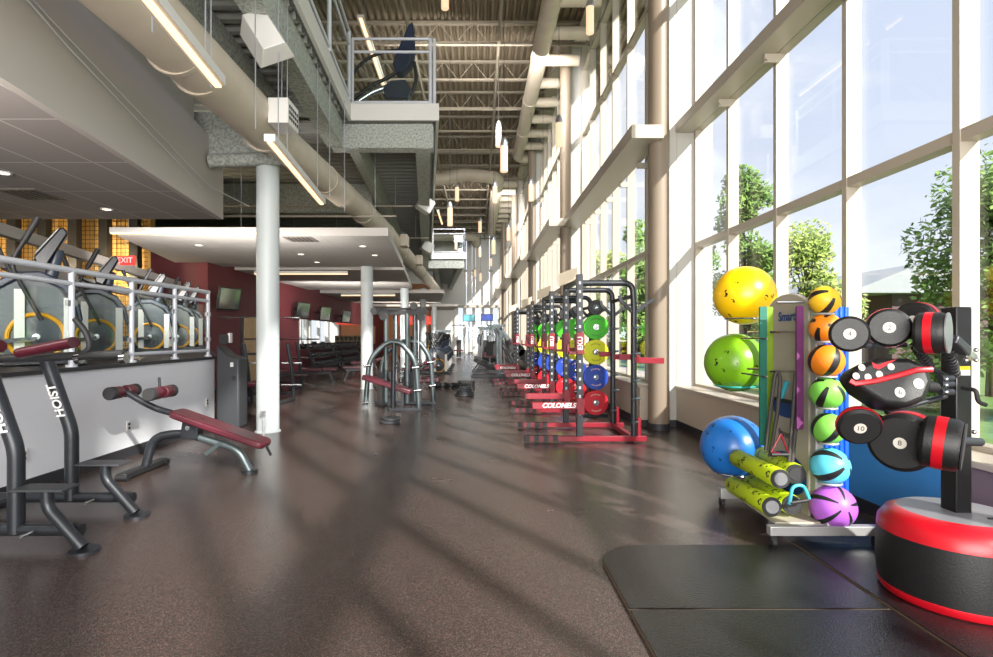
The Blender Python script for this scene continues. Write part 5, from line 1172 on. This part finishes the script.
MB().lathe([(0.0, 0), (0.085, 0), (0.112, 0.006), (0.112, 0.012), (0, 0.012)], n=32).xf(Matrix.Translation(P(941, 443, 2.66) + Vector((0.72, -0.70, -0.1)) * 0.072) @ Vector((0.72, -0.70, -0.1)).to_track_quat('Z', 'Y').to_matrix().to_4x4()).put('back_plate', FOAM, o, world=True)
# arms, springs and levers
b = MB()
def spring(p0, p1, r=0.022, turns=9):
    p0, p1 = Vector(p0), Vector(p1); d = (p1 - p0); L_ = d.length; q4 = d.normalized().to_track_quat('Z', 'Y').to_matrix()
    pts = [p0 + q4 @ Vector((r * math.cos(2 * PI * t * turns), r * math.sin(2 * PI * t * turns), L_ * t)) for t in [k / (turns * 10) for k in range(turns * 10 + 1)]]
    MB().tube(pts, 0.006, 6).put('spring', BLACK, o, world=True)
    MB().cyl(p0, p1, 0.012, n=10).put('spring_core', BMETAL, o, world=True)
hub = P(946, 385, 2.98); hub2 = P(946, 375, 2.98)
spring(P(925, 386, 2.9), P(944, 388, 2.98)); spring(P(948, 348, 2.85), P(955, 375, 2.97)); spring(P(915, 345, 2.9), P(930, 368, 2.95))
for (a, c) in ((P(930, 368, 2.95), P(946, 376, 3.0)), (P(955, 375, 2.97), P(950, 380, 3.0)), (P(858, 346, 2.88), P(905, 345, 2.95)), (P(860, 408, 2.9), P(885, 420, 2.95)), (P(886, 412, 2.95), P(946, 396, 3.0)), (P(944, 334, 2.76), P(955, 340, 2.8)), (P(925, 440, 2.9), P(950, 440, 3.0))):
    MB().cyl(a, c, 0.014, n=10).put('arm', BMETAL, o, world=True)
b = MB()
MB().bar(P(952, 339, 2.78), P(966, 352, 2.86), 0.05, 0.05).put('shock_block', BMETAL, o, world=True, bevel=0.01)
MB().bar(P(966, 352, 2.86), P(974, 358, 2.95), 0.03, 0.03).put('shock_rod', SILVER, o, world=True)
MB().tube([P(953, 441, 2.72), P(980, 442, 2.82)], 0.022, 12).put('side_lever', BMETAL, o, world=True)
MB().tube(bend([P(962, 388, 2.97), P(976, 390, 2.9), P(978, 402, 2.9), P(986, 405, 2.9)], 0.02), 0.011, 10).put('adjust_lever', BLACK, o, world=True)
for py in (378, 384, 392): MB().cyl(P(940, py, 2.93), P(952, py, 2.95), 0.018, n=12).put('pivot_collar', BMETAL, o, world=True)
for (px, py) in ((969, 352), (976, 350), (966, 360), (976, 360), (974, 432), (946, 379), (946, 385), (946, 392)): MB().sphere(tuple(P(px, py, 2.92)), 0.012, 12, 8).put('bolt', CHROME, o, world=True)
MB().prism([(0, 0), (0.03, 0), (0.015, 0.026)], 3.016, 3.019).xf(Matrix.Translation((2.645, 0, 0.9))).put('warning_triangle', MATS['label_yellow'], o, world=True)
MB().tube([(cx + 0.03, cy - 0.16, 0.50), (cx + 0.11, cy - 0.16, 0.50), (cx + 0.12, cy - 0.1, 0.49)], 0.01, 8).put('base_clip', BLACK, o, world=True)

# ================================================================== OUTDOOR BUILDING AND TREES
o = thing('campus_building', 'low dark brick building with a grey sloped roof edge outside', 'building', (32, 30, -0.12))
MB().box(24, 42, 32, 44, -0.12, 3.9).put('wall', mat('brick_far', srgb(96, 74, 78), 0.8), o, world=True)
b = MB(); b.prism([(20.8, 3.9), (45, 3.9), (45, 6.4), (25, 5.6)], 31, 45, 'XZ'); b.put('roof', mat('roof_grey', srgb(150, 154, 158), 0.6), o, world=True)
LEAF = mat('leaf_green', srgb(96, 136, 60), 0.7, col2=srgb(138, 168, 84), nscale=1.5)
LEAF2 = mat('leaf_light', srgb(130, 156, 70), 0.7, col2=srgb(176, 190, 100), nscale=1.5)
BARK = mat('bark', srgb(88, 74, 62), 0.9)
def tree(label, x, y, h, r, n=6000, ls=0.16, lm=LEAF, base=0.3, seed=1, group='trees outside the windows'):
    rnd = random.Random(seed); o = thing('tree', label, 'tree', (x, y, -0.12), 0, group)
    t = MB(); t.tube([(0, 0, 0), (0.05, 0, h * 0.35), (0, 0.1, h * 0.7)], [h * 0.022, h * 0.016, h * 0.008], 10)
    blobs = []
    for k in range(16):
        a = rnd.uniform(0, 2 * PI); q = rnd.uniform(0.15, 0.75) * r; z = h * (base + 0.1 + rnd.random() * (0.80 - base))
        q *= math.sin(PI * min(0.95, max(0.15, (z / h - base) / (1.08 - base)))) ** 0.6
        blobs.append((q * math.cos(a), q * math.sin(a), z, r * rnd.uniform(0.3, 0.5)))
        t.tube([(0.02, 0, h * rnd.uniform(0.25, 0.5)), (q * 0.5 * math.cos(a), q * 0.5 * math.sin(a), z * 0.8), (q * math.cos(a), q * math.sin(a), z)], [h * 0.008, h * 0.005, h * 0.002], 6)
    t.put('trunk', BARK, o)
    b = MB(); vs = []; fs = []
    for k in range(n):
        bx, by, bz, br = rnd.choice(blobs)
        v = Vector((rnd.gauss(0, 1), rnd.gauss(0, 1), rnd.gauss(0, 0.8))).normalized() * br * (rnd.random() ** 0.35)
        c = Vector((bx, by, bz)) + v; u = Vector((rnd.gauss(0, 1), rnd.gauss(0, 1), rnd.gauss(0, 1))).normalized(); w_ = u.orthogonal().normalized(); s = ls * rnd.uniform(0.8, 1.6)
        i0 = len(vs); vs += [c - u * s * 0.5, c + w_ * s * 0.28, c + u * s * 0.5, c - w_ * s * 0.28]; fs.append((i0, i0 + 1, i0 + 2, i0 + 3))
    b.v = [tuple(q) for q in vs]; b.f = fs
    me = bpy.data.meshes.new('foliage'); me.from_pydata(b.v, [], b.f); me.update(); me.materials.append(lm)
    f_ = bpy.data.objects.new('foliage', me); COL.objects.link(f_); f_.parent = o; f_['kind'] = 'stuff'
    return o
tree('large leafy tree outside behind the boxing trainer', 13.5, 14.5, 6.4, 2.5, 13000, 0.17, LEAF, 0.15, 3)
tree('tree outside right of the boxing trainer', 11.5, 9.5, 5.0, 1.9, 5000, 0.15, LEAF2, 0.1, 9)
tree('broad light green tree outside beyond the yellow ball', 15.5, 26, 7.0, 2.4, 7000, 0.2, LEAF2, 0.12, 5)
tree('tall tree outside left of the yellow ball', 11.3, 23.5, 9.3, 1.7, 7000, 0.2, LEAF, 0.08, 6)
tree('slim tree outside at the left end of the near window bay', 9.8, 25.5, 8.0, 1.5, 5000, 0.2, LEAF, 0.08, 7)
tree('tree outside seen through the second window bay', 10.8, 36, 9.5, 3.0, 5000, 0.32, LEAF, 0.1, 10)
tree('far tree outside seen through the third window bay', 10.5, 48, 9.0, 3.0, 4000, 0.36, LEAF2, 0.1, 11)
tree('shrub outside below the near window by the boxing trainer', 10.0, 11.8, 1.7, 1.0, 3000, 0.11, LEAF, 0.02, 13)
tree('distant tree outside beyond the building roof', 27, 52, 9.0, 4.0, 3500, 0.45, LEAF, 0.1, 14)
tree('tree outside beyond the end of the path', 13.5, 44, 8.5, 3.2, 4000, 0.36, LEAF, 0.05, 15)
